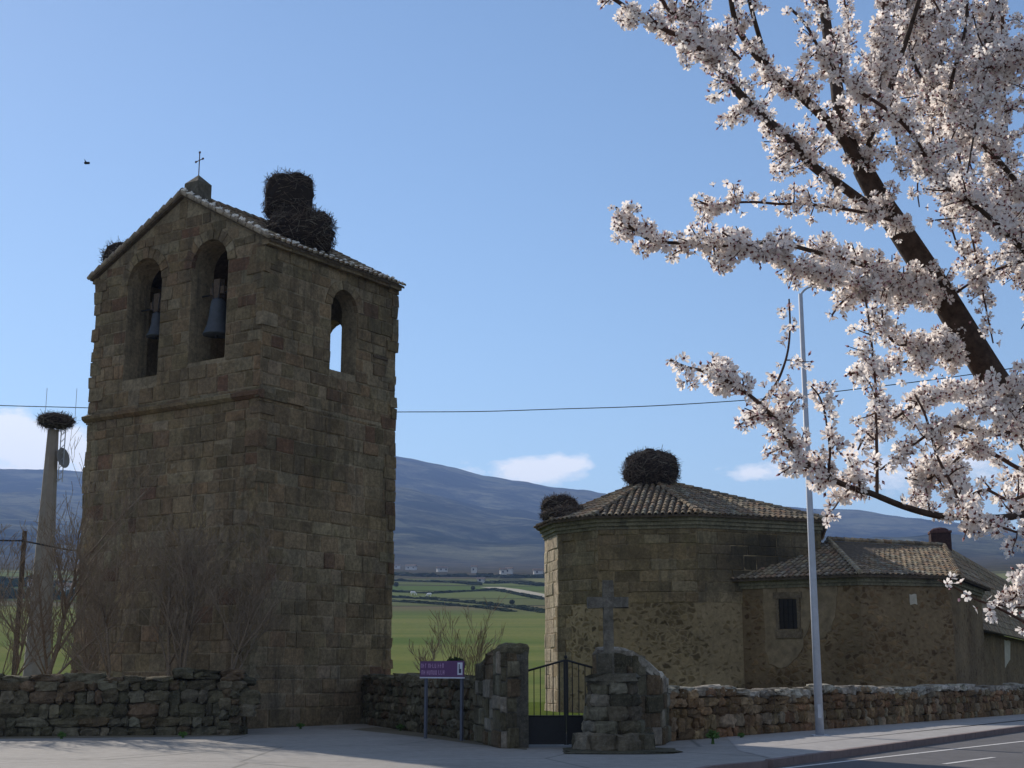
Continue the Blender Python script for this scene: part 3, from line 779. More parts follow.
fl = [(P0, P1), (P1, Q1), (Q1, Q2), (Q2, P3), (P3, P4)]
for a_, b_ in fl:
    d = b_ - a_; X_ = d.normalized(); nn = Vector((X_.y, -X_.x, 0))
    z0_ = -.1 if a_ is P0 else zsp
    courses(mb, a_, X_, nn, d.length, z0_, EZ - .55, .52, .95, None, .025, (lambda: jit((.47, .385, .27), .12, .03)) if a_ is P0 else acol, .008)  # left side face: sunlight put into its paler stone colour
# quoins down the corners
for cpt, d1, d2 in ((P1, (P0 - P1).normalized(), (Q1 - P1).normalized()),):
    z = -.1; k = 0
    while z < zsp - .1:
        h = U(.4, .55); h = min(h, zsp - z)
        w1, w2 = (.9, .45) if k % 2 else (.5, .8)
        n1 = Vector((-d1.y, d1.x, 0)); 
        n1 = Vector((d1.y, -d1.x, 0)) if Vector((d1.y, -d1.x, 0)).x < 0 else Vector((-d1.y, d1.x, 0)); n2 = Vector((d2.y, -d2.x, 0))
        cc = acol()
        poly = [cpt + n1 * .03 + n2 * .03, cpt + d2 * w2 + n2 * .03, cpt + d2 * w2 - n2 * .1, cpt - n2 * .1 - n1 * .1, cpt + d1 * w1 - n1 * .1, cpt + d1 * w1 + n1 * .03]
        mb.prism(poly, z + .01, z + h - .01, cc); z += h; k += 1
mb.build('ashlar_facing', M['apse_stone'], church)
mb = MB()
for (dz, off) in ((-.55, .06), (-.42, .14), (-.26, .22)):
    pz = offpoly(apse, off); mb.prism(pz, EZ + dz, EZ + dz + (.125 if dz < -.5 else .155 if dz < -.3 else .22), (.25, .225, .15))
mb.build('cornice', M['stone'], church)
ea = [Vector((p.x, p.y, EZ - .02)) for p in offpoly(apse, .36)]
mb = MB(); n_ = len(ea)
for i in range(n_):
    tri = [ea[i], ea[(i + 1) % n_], apex]
    roof_deck(mb, tri, .09); roof_tiles(mb, tri, tri[0], tri[1], pitch=.27, rise=.085)
    A_, B_ = ea[i], apex; k = int((B_ - A_).length / .4)
    for q in range(k):
        p0_, p1_ = A_.lerp(B_, q / k) + ZZ * .10, A_.lerp(B_, (q + 1) / k) + ZZ * .08
        mb.tube([p0_, p1_], [.10, .08], 6, jit(random.choice(TC), .15))
mb.build('apse_roof', M['tile'], church)
# sacristy
SE = 5.30
S0, S1, S2 = Pp(722, 57.5), Pp(864, 54.0), Pp(956, 55.2)
S3 = Vector((21.2, 63, 0)); S4 = Vector((12, 64, 0))
sac = [S0, S1, S2, S3, S4]
mb = MB(); mb.prism(sac, -.2, SE, (1, 1, 1)); mb.build('sacristy_wall', M['sacristy'], church)
R1 = pt(828, 541, 60.0); R2 = pt(944, 547, 62.6)
es = [Vector((p.x, p.y, SE)) for p in offpoly(sac, .38)]
mb = MB()
faces = [([es[0], es[1], R1], 0, 1), ([es[1], es[2], R2, R1], 0, 1), ([es[2], es[3], R2], 0, 1), ([es[3], es[4], R1, R2], 0, 1)]
for poly, a_, b_ in faces:
    roof_deck(mb, poly, .09); roof_tiles(mb, poly, poly[0], poly[1], pitch=.25, rise=.07)
for A_, B_ in ((es[1], R1), (es[2], R2), (R1, R2)):
    k = int((B_ - A_).length / .4)
    for q in range(k):
        mb.tube([A_.lerp(B_, q / k) + ZZ * .11, A_.lerp(B_, (q + 1) / k) + ZZ * .09], [.11, .09], 6, jit((.33, .28, .2) if A_ is es[1] else random.choice(TC), .15))
mb.build('sacristy_roof', M['tile'], church)
mb = MB(); pz = offpoly(sac, .14); mb.prism(pz, SE - .26, SE - .06, (.30, .27, .18)); pz = offpoly(sac, .07); mb.prism(pz, SE - .38, SE - .27, (.27, .24, .16)); mb.build('cornice', M['stone'], church)
# sacristy window + plaster
dS = (S1 - S0); LS = dS.length; XS = dS.normalized(); nS = Vector((XS.y, -XS.x, 0))
def onS(px, py):                                       # point of the S0-S1 face behind a pixel
    r = ray(px, py); o = Vector((0, 0, EYE)); k = (S0 - o).dot(nS) / r.dot(nS); return o + r * k
def facepatch(mb, pix, conv, nn, th_, jag=.1, sub=5):
    P = [conv(*p) for p in pix]; Q = []
    for a_, b_ in zip(P, P[1:] + P[:1]):
        for k in range(sub):
            q = a_.lerp(b_, k / sub); T_ = (b_ - a_).normalized().cross(nn)
            Q.append(q + T_ * U(-jag, jag))
    n = len(Q); V_ = [q + nn * th_ for q in Q] + [q - nn * .03 for q in Q]
    F = [tuple(range(n))] + [(i, n + i, n + (i + 1) % n, (i + 1) % n) for i in range(n)]
    mb.add(V_, F)
wa, wb = onS(779, 600), onS(797, 629)
mb = MB(); facepatch(mb, [(763, 588), (777, 586), (777, 634), (800, 634), (800, 588), (815, 590), (813, 615), (800, 655), (785, 668), (768, 664), (764, 630)], onS, nS, .025, .07)
facepatch(mb, [(777, 585), (800, 586), (800, 599), (777, 599)], onS, nS, .024, .0)
mb.build('plaster_patch', M['plaster'], church)
mb = MB(); facepatch(mb, [(815, 584), (838, 584), (836, 600), (833, 628), (820, 640), (815, 620)], onS, nS, .026, .06); mb.build('plaster_patch', M['plaster'], church); mb = MB()
facepatch(mb, [(727, 590), (737, 588), (738, 610), (733, 640), (727, 636)], onS, nS, .024, .06); mb.build('plaster_patch', M['plaster'], church)
w0 = onS(779, 600); w1 = onS(797, 600); w2 = onS(779, 629); W_ = (w1 - w0).dot(XS); Hh = w0.z - w2.z; wo = Vector((w0.x, w0.y, w2.z))
mb = MB(); fr = .13
for (a0, a1, b0, b1) in ((-fr, 0, -.02, Hh + .05), (W_, W_ + fr, -.02, Hh + .05), (-fr - .1, W_ + fr + .1, Hh + .052, Hh + .30), (-fr - .05, W_ + fr + .05, -.36, -.022)):
    mb.box(wo + XS * a0 + ZZ * b0 - nS * .1, XS * (a1 - a0), nS * .17, ZZ * (b1 - b0), (.19, .145, .095), j=.006)
wf = mb.build('window', M['stone'], church)
mb = MB(); mb.box(wo + nS * .012 - nS * .05, XS * W_, nS * .055, ZZ * (Hh + .04)); o = mb.build('pane', M['glass'], wf); o.matrix_parent_inverse = Matrix.Identity(4)
mb = MB()
for k in range(1, 4): mb.tube([wo + XS * W_ * k / 4 + nS * .05, wo + XS * W_ * k / 4 + nS * .05 + ZZ * Hh], .014, 6)
for k in (1, 2, 3): mb.tube([wo + ZZ * Hh * k / 4 + nS * .065, wo + XS * W_ + ZZ * Hh * k / 4 + nS * .065], .012, 6)
o = mb.build('window_grille', M['iron'], wf); o.matrix_parent_inverse = Matrix.Identity(4)
# second face of the sacristy: pale patch high up, dark hollow
dT = (S2 - S1); XT = dT.normalized(); nT = Vector((XT.y, -XT.x, 0))
def onT(px, py):
    r = ray(px, py); o = Vector((0, 0, EYE)); k = (S1 - o).dot(nT) / r.dot(nT); return o + r * k
mb = MB(); facepatch(mb, [(909, 594), (916, 594), (917, 604), (910, 605)], onT, nT, .02, .03, 3); mb.build('lime_patch', M['limewash'], church)
# nave: long low building running away to the right
dN = Vector((.42, .907, 0)).normalized(); nN = Vector((dN.y, -dN.x, 0))
NE = 3.66
E0 = Pp(957, 58.0) - dN * 3.2; E1 = E0 + dN * 62
Wn = 9.0
mb = MB(); mb.prism([E0 - nN * .5, E1 - nN * .5, E1 - nN * Wn, E0 - nN * Wn + dN * 9], -.2, NE, (1, 1, 1)); mb.build('nave_wall', M['sacristy'], church)
Rg0 = pt(947, 547.5, 73.3); hR = Rg0.z; Rg1 = Rg0 + dN * 47
# ridge line stays parallel; foot of the plane on the eave line
e0 = Vector((E0.x, E0.y, NE)); e1 = Vector((E1.x, E1.y, NE))
perp = (Rg0 - e0).dot(nN)
b0 = e0 + nN * (2 * perp); b1 = e1 + nN * (2 * perp)
mb = MB()
for poly in ([e0, e1, Rg1, Rg0], [b0 + dN * 10, e0, Rg0], [b1, b0 + dN * 10, Rg0, Rg1]):
    roof_deck(mb, poly, .1); roof_tiles(mb, poly, poly[0], poly[1], pitch=.26, rise=.07)
mb.build('nave_roof', M['tile'], church)
def onN(px, py):
    r = ray(px, py); o = Vector((0, 0, EYE)); a_ = E0 - nN * .5; k = (a_ - o).dot(nN) / r.dot(nN); return o + r * k
mb = MB(); facepatch(mb, [(1004, 640), (1010, 641), (1010, 660), (1005, 668)], onN, nN, .02, .05, 3); mb.build('lime_patch', M['limewash'], church)
# chimney
cc = pt(948, 547, 64.5)
mb = MB(); a_ = atan2(dN.y, dN.x)
mb.cbox(Vector((cc.x - .35, cc.y, cc.z - 1.0)), .95, .9, 1.62, a_ + .25, (.05, .03, .028)); mb.cbox(Vector((cc.x - .35, cc.y, cc.z + .622)), 1.02, .97, .10, a_ + .25, (.10, .055, .05))
mb.lathe(Vector((cc.x - .35, cc.y, cc.z + .724)), [(.42, 0), (.40, .08), (.28, .15), (.02, .19)], 14, (.075, .04, .04))
mb.build('chimney', M['tile'], church)

nest('', [NP(622, 680, 450, 492, 61.3, .92)], 'round stork nest of dark sticks on the peak of the apse roof', 900)
nest('', [NP(541, 578, 495, 518, 60.4, .95), NP(541, 600, 507, 524, 59.6, 1.0)], 'low spreading stork nest on the left eave of the apse', 900)

# ------------------------------------------------------------------ rubble boundary walls
RC1 = [(.145, .125, .08), (.12, .105, .066), (.18, .16, .108), (.095, .083, .052), (.14, .10, .06)]
RC2 = [(.235, .15, .078), (.19, .12, .062), (.28, .195, .11), (.14, .088, .046), (.22, .125, .066), (.26, .20, .13)]
def rubble(A_, B_, hfun, label, rc, thick=.55, sx=.38, sz=.26, capl=None, name='stone_wall', smooth=True, extra=None):
    d = B_ - A_; Ln = d.length; X_ = d.normalized(); nn = Vector((X_.y, -X_.x, 0))
    mb = MB(); k = int(Ln / 1.0) + 1
    for i in range(k):
        s0, s1 = Ln * i / k, Ln * (i + 1) / k; h = min(hfun(s0), hfun(s1)) - .16
        mb.box(A_ + X_ * s0 - nn * (thick - .12) - ZZ * .1, X_ * (s1 - s0), nn * (thick - .24), ZZ * (h + .1), (.06, .05, .035))
    for side in (0, 1):
        z = -.05
        hmax = max(hfun(Ln * q / 40) for q in range(41))
        while z < hmax:
            rh_ = sz * U(.75, 1.25); s_ = U(-.3, 0)
            while s_ < Ln:
                w = sx * (U(.45, 1.0) if R() < .7 else U(1.0, 2.0)); sm = min(max(s_ + w / 2, 0), Ln)
                top = hfun(sm)
                if z + rh_ * .5 < top - .05 and (side == 0 or True):
                    hz_ = min(rh_, top - z) / 2 * U(.96, 1.1)
                    zc = z + rh_ / 2 + U(-.03, .03)
                    dep = U(.13, .19)
                    base = A_ + X_ * (s_ + w / 2) + ZZ * zc + (-nn * (.13 + U(-.02, .02)) if side == 0 else -nn * (thick - .13))
                    tw = U(-.12, .12); X2 = (X_ * cos(tw) + ZZ * sin(tw)); Z2 = (ZZ * cos(tw) - X_ * sin(tw))
                    mb.stone(base, w / 2 * 1.06, dep, hz_ * 1.05, X2, nn, Z2, jit(random.choice(rc), .24, .06), .2, 0, .78)
                s_ += w
            z += rh_ * .97
    s_ = -.1                                              # coping stones
    while s_ < Ln:
        w = U(.35, .95); sm = min(max(s_ + w / 2, 0), Ln); top = hfun(sm)
        mb.stone(A_ + X_ * (s_ + w / 2) - nn * thick / 2 + ZZ * (top - .03), w / 2 * 1.03, thick / 2 + U(0, .05), U(.08, .15), (X_ + ZZ * U(-.06, .06)).normalized(), nn, ZZ, jit(random.choice(capl or rc), .15, .04), .2)
        s_ += w
    if extra: extra(mb, A_, X_, nn)
    o = mb.build(name, M['rubble'], None, smooth=False, origin=A_)
    return tag(o, label, 'wall', None)
CAP = [(.36, .32, .26), (.28, .25, .20), (.42, .38, .31)]
hR_ = lambda s: 1.15 + .05 * sin(s * .7) + .04 * sin(s * 2.1) - min(.12, s * .005)
rubble(WR0 - wdir * .3, WR0 + wdir * 46, hR_, 'long low brown rubble wall behind the sidewalk in front of the church', RC2, .6, .42, .27, CAP)
A_ = gd(246, 735); B_ = gd(-180, 739)
A2 = Vector((-19.5, 34.8, 0)); 
hL_ = lambda s: (1.52 if s > 16.3 else 1.40) + .06 * sin(s * 1.3) + .07 * noise.noise(Vector((s * 1.7, 0, 0)))
rubble(A2, Vector((C0.x + .15, C0.y - 2.9 + .2, 0)) if False else Vector((-7.15, 37.2, 0)), lambda s: (1.45 + .10 * noise.noise(Vector((s * 1.1, 3, 0))) + (.12 if s > 10.8 else 0)), 'dark mossy rubble wall in front of the bare trees left of the tower', RC1, .6, .40, .30)
rubble(Vector((-7.15, 37.2, 0)), C0 + Vector((-.05, -.1, 0)), lambda s: 1.5, 'short return of rubble wall joining the left wall to the tower corner', RC1, .5, .4, .27)
TRp = C0 + VV * 5.1 + nR * .0
GA = gd(478, 742)
rubble(Vector((TRp.x, TRp.y, 0)), GA, lambda s: 1.42 + .05 * sin(s * 1.5), 'dark rubble wall between the tower and the gateway behind the sign', RC1, .55, .42, .26)

# ------------------------------------------------------------------ gateway wings (squared masonry)
def wing(pl, thick, prof, label, side):
    """pl: plan points from outer end to jamb; prof: heights at those points"""
    mb = MB(); n = len(pl)
    for i in range(n - 1):
        a_, b_ = pl[i], pl[i + 1]; d = b_ - a_; X_ = d.normalized(); nn = Vector((X_.y, -X_.x, 0)); L_ = d.length; h0, h1 = prof[i], prof[i + 1]
        P = [a_, b_, b_ + ZZ * (h1 - .02), a_ + ZZ * (h0 - .02)]; P = P + [p - nn * thick for p in P]
        mb.add(P, [(0, 1, 2, 3), (7, 6, 5, 4), (1, 5, 6, 2), (3, 2, 6, 7), (0, 3, 7, 4)], (.12, .11, .09))
        def cl(za, zb, sp, h0=h0, h1=h1, L_=L_):
            if zb <= min(h0, h1): return sp
            if za >= max(h0, h1) - .05: return []
            t = ((za + zb) / 2 - h0) / (h1 - h0) * L_ if abs(h1 - h0) > 1e-3 else L_
            if h1 > h0: return [(max(0, t), L_)] if t < L_ - .1 else []
            return [(0, min(L_, t))] if t > .1 else []
        courses(mb, a_, X_, nn, L_, 0, max(h0, h1), .36, .5, cl, .04, lambda: jit(random.choice(RC1 + [(.23, .20, .155)]), .14, .03), .01)
        # coping slab
        k = max(1, int(L_ / .6))
        for q in range(k):
            p0_, p1_ = a_.lerp(b_, q / k) + ZZ * (h0 + (h1 - h0) * q / k), a_.lerp(b_, (q + 1) / k) + ZZ * (h0 + (h1 - h0) * (q + 1) / k)
            mb.stone((p0_ + p1_) / 2 - nn * thick / 2 + ZZ * .02, (p1_ - p0_).length * .56, thick / 2 + .05, U(.11, .16), (p1_ - p0_).normalized(), nn, ZZ, jit(random.choice(CAP if side else RC1), .2), .15, 0, .75)
    for e_, a_, b_ in ((pl[-1] if not side else pl[0], pl[-2] if not side else pl[1], 0),):
        d = (e_ - a_).normalized(); nn = Vector((d.y, -d.x, 0)) * (1 if not side else -1); courses(mb, e_ if not side else e_, -nn, d, thick, 0, (prof[-1] if not side else prof[0]) - .03, .36, .4, None, .03, lambda: jit(random.choice(RC1), .14, .03), .01)
    o = mb.build('gate_wing', M['rubble'], None, origin=pl[0]); return tag(o, label, 'wall', 'wing walls of the gateway')
JL = gd(507, 748.5); 
wing([GA + Vector((-.05, -.0, 0)), gd(485, 744), gd(493, 746.6), gd(501, 748.2), JL], .62, [1.62, 1.80, 1.98, 2.06, 2.06], 'rounded masonry wing wall left of the black gate', 0)
JR = Vector((JL.x + 2.30, JL.y + .1, 0))
wing([JR, JR + Vector((.45, .35, 0)), JR + Vector((1.15, 1.2, 0)), Vector((3.7, 33.5, 0))], .65, [2.02, 1.98, 1.50, 1.26], 'sloping masonry wing wall right of the gate behind the stone cross', 1)

# ------------------------------------------------------------------ gate
gate = thing('iron_gate', (JL + JR) / 2 + Vector((0, .25, 0)), 'black double leaf iron gate with barred top and solid lower panels', 'gate')
gy = .48; GL = Vector((JL.x + .31, JL.y + gy, 0)); GR = Vector((JR.x - .02, JR.y + gy, 0)); gx = (GR - GL).normalized(); gw = (GR - GL).length
for sgn in (0, 1):
    lf = MB(); o0 = GL if sgn == 0 else GR; dx = gx if sgn == 0 else -gx; w = gw / 2 - .002; hA, hB = 1.60, 1.86; nn = Vector((0, -1, 0))
    def Hh_(s): return hA + (hB - hA) * s / w
    fr_ = .05
    lf.cbox(o0 + dx * fr_ / 2 + ZZ * .05, fr_, .05, hA - .05, 0); lf.cbox(o0 + dx * (w - fr_ / 2) + ZZ * .05, fr_, .05, hB - .03, 0)
    lf.tube([o0 + dx * .02 + ZZ * hA, o0 + dx * (w - .02) + ZZ * hB], .026, 6); lf.tube([o0 + dx * .02 + ZZ * .66, o0 + dx * (w - .02) + ZZ * .66], .022, 6)
    lf.tube([o0 + dx * .02 + ZZ * .08, o0 + dx * (w - .02) + ZZ * .08], .022, 6)
    leaf = lf.build('gate_leaf', M['iron'], gate)
    b_ = MB()
    for k in range(1, 7):
        s = w * k / 7; b_.tube([o0 + dx * s + ZZ * .66, o0 + dx * s + ZZ * Hh_(s)], .011, 6)
    q = b_.build('bars', M['iron'], leaf); q.matrix_parent_inverse = Matrix.Identity(4)
    b_ = MB(); b_.box(o0 + dx * .05 + ZZ * .08 + Vector((0, -.01, 0)), dx * (w - .1), Vector((0, .02, 0)), ZZ * .58); q = b_.build('lower_panel', M['iron'], leaf); q.matrix_parent_inverse = Matrix.Identity(4)
mb = MB(); cg = (GL + GR) / 2; mb.tube([cg + ZZ * 1.8, cg + ZZ * 2.06], [.02, .006], 6); mb.stone(cg + ZZ * 1.93, .035, .03, .035, gx, Vector((0, 1, 0))); mb.build('finial', M['iron'], gate)

# ------------------------------------------------------------------ stone cross on its plinth
cb = gd(617, 753); cb.z = 0; cb += Vector((0, .85, 0))
cross = thing('wayside_cross', cb, 'weathered granite wayside cross on a stepped plinth of stone blocks by the gate', 'stone cross')
mb = MB()
XX, YY = Vector((1, 0, 0)), Vector((0, 1, 0))
def ring(mb, c, r0, z0, h, n, col=RC1, dep=.42, ph=0):
    for k in range(n):
        a = 2 * pi * (k + ph + U(-.05, .05)) / n; d = Vector((cos(a), sin(a), 0)); t_ = Vector((-sin(a), cos(a), 0))
        mb.stone(c + d * (r0 - dep / 2) + ZZ * (z0 + h / 2), pi * r0 / n * .93, dep / 2 * U(.95, 1.1), h / 2 * U(.98, 1.08), t_, d, ZZ, jit(random.choice(col), .3, .06), .13)
mb.lathe(cb, [(.68, 0), (.68, 1.6), (.3, 1.66)], 12, (.07, .06, .05)) if False else mb.lathe(cb, [(.52, -.1), (.50, .8), (.40, 1.45), (.1, 1.47)], 12, (.07, .06, .05))
PC = [(.17, .15, .105), (.13, .115, .082), (.22, .195, .145), (.11, .095, .065)]
ring(mb, cb, .84, -.08, .44, 9, PC, .46, .2); ring(mb, cb, .64, .35, .27, 8, PC, .36, .6); ring(mb, cb, .60, .61, .30, 8, PC, .34, .1); ring(mb, cb, .56, .90, .26, 7, PC, .34, .5); ring(mb, cb, .53, 1.15, .26, 8, PC, .34, .2)
mb.build('plinth', M['stone'], cross)
mb = MB(); mb.stone(cb + ZZ * 1.46, .52, .5, .12, XX, YY, ZZ, (.135, .122, .09), .15); mb.build('capstone', M['stone'], cross)
mb = MB(); c = (.17, .155, .125)
mb.box(cb + Vector((-.33, -.14, 1.56)), XX * .30, YY * .3, ZZ * .44, (.11, .10, .075), j=.02)
mb.box(cb + Vector((-.19, -.11, 1.56)), XX * .22, YY * .22, ZZ * 1.42, c, j=.012)
mb.box(cb + Vector((-.195, -.115, 3.16)), XX * .23, YY * .22, ZZ * .36, c, j=.012)
mb.build('shaft', M['stone'], cross)
mb = MB(); mb.box(cb + Vector((-.52, -.12, 2.94)), XX * .88, YY * .25, ZZ * .23, (.175, .162, .135), j=.02); mb.build('cross_arm', M['stone'], cross)
mb = MB(); mb.stone(cb + Vector((.1, -.25, .0)), 1.2, 1.05, .045, XX, YY, ZZ, (.10, .09, .06), .15); mb.build('footing', M['rubble'], cross)

# ------------------------------------------------------------------ purple sign
sa, sb = gd(425.5, 738.5), gd(461.5, 741)
sx_ = (sb - sa).normalized(); sn_ = Vector((sx_.y, -sx_.x, 0))
sign = thing('information_sign', (sa + sb) / 2, 'purple two line sign with a white pictogram on two grey posts', 'sign')
for p in (sa, sb):
    mb = MB(); mb.cbox(p, .08, .05, 1.80, atan2(sx_.y, sx_.x)); mb.build('post', M['signpost'], sign)
zt = 1.87; zb = 1.49; pl0 = sa - sx_ * .20; Wd = (sb - sa).length + .34
mb = MB(); mb.box(pl0 + ZZ * zb + sn_ * .03, sx_ * Wd, sn_ * .03, ZZ * (zt - zb)); pan = mb.build('sign_panel', M['purple'], sign)
mb = MB(); o = pl0 + ZZ * (zb - .035) + sn_ * .028; mb.box(o, sx_ * (Wd + .02), sn_ * .036, ZZ * .03); q = mb.build('edge_trim', M['signwhite'], pan); q.matrix_parent_inverse = Matrix.Identity(4)
mb = MB(); rs = random.Random(5)
for row, (zr, x0, words_) in enumerate(((.215, .05, (3, 4, 3)), (.055, .08, (2, 5, 3)))):
    x = x0
    for wct in words_:
        for _ in range(wct):
            o = pl0 + sx_ * x + ZZ * (zb + zr) + sn_ * .0615
            if x > Wd - .33: break
            mb.box(o, sx_ * .016, sn_ * .003, ZZ * .105)
            t_ = rs.choice((0, .046, .088)); mb.box(o + ZZ * t_ + sx_ * .0165, sx_ * .032, sn_ * .003, ZZ * .017)
            if rs.random() < .5: mb.box(o + sx_ * .049, sx_ * .015, sn_ * .003, ZZ * .105)
            x += .095
        x += .05
q = mb.build('lettering', M['mauve'], pan); q.matrix_parent_inverse = Matrix.Identity(4)
mb = MB(); o = pl0 + sx_ * (Wd - .24) + ZZ * (zb + .05) + sn_ * .0612; mb.box(o, sx_ * .21, sn_ * .004, ZZ * .29); q = mb.build('pictogram_panel', M['signwhite'], pan); q.matrix_parent_inverse = Matrix.Identity(4)
mb = MB(); o2 = o + sn_ * .0045; mb.box(o2 + sx_ * .06 + ZZ * .04, sx_ * .10, sn_ * .003, ZZ * .10); mb.box(o2 + sx_ * .06 + ZZ * .142, sx_ * .035, sn_ * .003, ZZ * .11); q = mb.build('pictogram', M['signdark'], pan); q.matrix_parent_inverse = Matrix.Identity(4)

# ------------------------------------------------------------------ lamp post
lb = gd(820, 736); lt = 11.75
lamp = thing('street_lamp', lb, 'tall grey steel street lamp post on the sidewalk by the low wall', 'street lamp')
mb = MB(); mb.tube([lb, lb + ZZ * 3, lb + ZZ * lt], [.112, .098, .058], 16); mb.build('pole', M['galv'], lamp, smooth=True)
mb = MB(); mb.cbox(lb + ZZ * .0, .40, .40, .03); mb.build('base_plate', M['galv'], lamp)
mb = MB(); mb.box(lb + Vector((-.05, -.113, .45)), XX * .10, YY * .01, ZZ * .35); mb.build('access_door', M['galv'], lamp)
ac = []
for k in range(7):
    a = k / 6 * radians(100); ac.append(lb + ZZ * (lt - .05 + .28 * sin(a)) + XX * (.55 * (1 - cos(a)) * .5 + k * .03) + YY * -.0)
mb = MB(); mb.tube(ac, .03, 8); mb.build('arm', M['galv'], lamp, smooth=True)
hp = ac[-1]
mb = MB(); mb.stone(hp + XX * .16 - ZZ * .03, .22, .1, .055, (XX - ZZ * .35).normalized(), YY, ZZ, (1, 1, 1), .03); mb.build('lamp_head', M['dishgrey'], lamp, smooth=True)

# ------------------------------------------------------------------ concrete column with nest and dish
cg_ = Vector((-18.9, 56.5, 0)); px_b = 38
cbx = Pp(36.5, 58.0); ctop = pt(52, 430, 58.0)
colm = thing('concrete_mast', Vector((cbx.x, cbx.y, -.2)), 'tapered concrete utility column topped by a nest left of the tower', 'mast')
mb = MB(); mb.tube([Vector((cbx.x, cbx.y, -.2)), Vector((cbx.x, cbx.y, ctop.z))], [.62, .24], 8); mb.build('column', M['concrete'], colm)
mb = MB(); c_ = Vector((cbx.x + .45, cbx.y - .05, 0)); h0, h1 = pt(60, 482, 58).z, ctop.z + .0
for s2 in (-.09, .09): mb.tube([c_ + XX * s2 + ZZ * h0, c_ + XX * s2 + ZZ * h1], .025, 5)
z = h0
while z < h1: mb.tube([c_ - XX * .1 + ZZ * z, c_ + XX * .1 + ZZ * (z + .2)], .018, 5); z += .28
mb.tube([c_ + ZZ * (h0 + .1), Vector((cbx.x, cbx.y, h0 + .1))], .03, 6); mb.tube([c_ + ZZ * (h1 - .9), Vector((cbx.x, cbx.y, h1 - .9))], .03, 6); mb.build('ladder_bracket', M['galv'], colm)
dc = pt(62.5, 458, 57.9); mb = MB(); prof = [(.02, 0), (.2, .02), (.38, .08), (.50, .17), (.47, .18), (.2, .05), (.02, .03)]
mb.lathe((0, 0, 0), prof, 20); rot = Matrix.Rotation(radians(82), 3, 'Y') @ Matrix.Rotation(0, 3, 'X'); rot = Matrix.Rotation(radians(-18), 3, 'Z') @ rot
mb.v = [tuple(rot @ (Vector(p) * .88) + dc - (rot @ Vector((0, 0, .1)))) for p in mb.v]
mb.build('dish_antenna', M['dishgrey'], colm, smooth=True)
for (px_, dy) in ((45, -.3), (75, .6)):
    mb = MB(); pb = pt(px_, 418, 58 + dy); mb.tube([pb, pb + ZZ * 1.3], .012, 5); mb.tube([pb, Vector((cbx.x, cbx.y, pb.z - .5))], .02, 5); mb.build('antenna_whip', M['galv'], colm)
nest('', [NP(38, 74, 413, 429, 58.0, .9)], 'flat stork nest on top of the concrete mast', 700)

# overhead wires
def wire(name, pts, label, r=.016):
    mb = MB(); mb.tube(pts, r, 5, cap=False); o = mb.build(name, M['wire'], origin=pts[0]); return tag(o, label, 'wire')
wp = [(-160, 400, 75), (0, 405.5, 75), (75, 407.5, 75), (200, 411, 74), (300, 412.5, 73), (397, 412, 72), (480, 411.5, 71), (560, 409, 70), (640, 406.5, 69), (720, 402, 68), (790, 396.5, 67), (870, 387.5, 66), (960, 376, 65), (1060, 360, 64), (1200, 330, 63)]
def smoothp(P, n=6):
    out = []
    for i in range(len(P) - 1):
        p0_, p1_, p2_, p3_ = P[max(0, i - 1)], P[i], P[i + 1], P[min(len(P) - 1, i + 2)]
        for k in range(n):
            t = k / n; out.append(.5 * ((2 * p1_) + (p2_ - p0_) * t + (2 * p0_ - 5 * p1_ + 4 * p2_ - p3_) * t * t + (3 * p1_ - p0_ - 3 * p2_ + p3_) * t ** 3))
    out.append(P[-1]); return out
wire('overhead_wire', smoothp([pt(*p) for p in wp]), 'thin black overhead wire crossing the whole sky behind the tower', .024)
# rusty fence post line at far left, strung with two wires
fp = [pt(-60, 535, 48), pt(18, 531, 48)]
post = gd(15, 700); post = Pp(14, 48.0)
mb = MB(); mb.tube([post - ZZ * .2, Vector((post.x + .02, post.y, pt(20, 531, 48).z))], [.10, .085], 8); o = mb.build('wooden_post', M['wood'], origin=Vector((post.x, post.y, -.2))); tag(o, 'dark rust brown post standing among the bare trees at the far left', 'post')
zt_ = pt(20, 541, 48).z
wire('fence_wire', [Vector((-30, 47.6, zt_ + .1)), Vector((post.x, post.y - .1, zt_)), Vector((-15.6, 48.8, zt_ - .25)), Vector((-10.9, 50, zt_ - .2))], 'thin dark cable running from the brown post towards the tower', .03)

# small bird
bp = pt(87, 163, 60); mb = MB()
mb.stone(bp, .13, .05, .05, XX, YY, ZZ, (1, 1, 1), .05); mb.add([bp + XX * .03, bp - XX * .07, bp + Vector((-.05, .32, .09)), bp + Vector((-.05, -.32, .09)), bp + ZZ * .012], [(0, 1, 2), (1, 0, 3), (0, 2, 4), (0, 4, 3)])
tag(mb.build('bird', M['feather'], origin=bp), 'tiny dark bird flying in the sky left of the tower', 'bird')

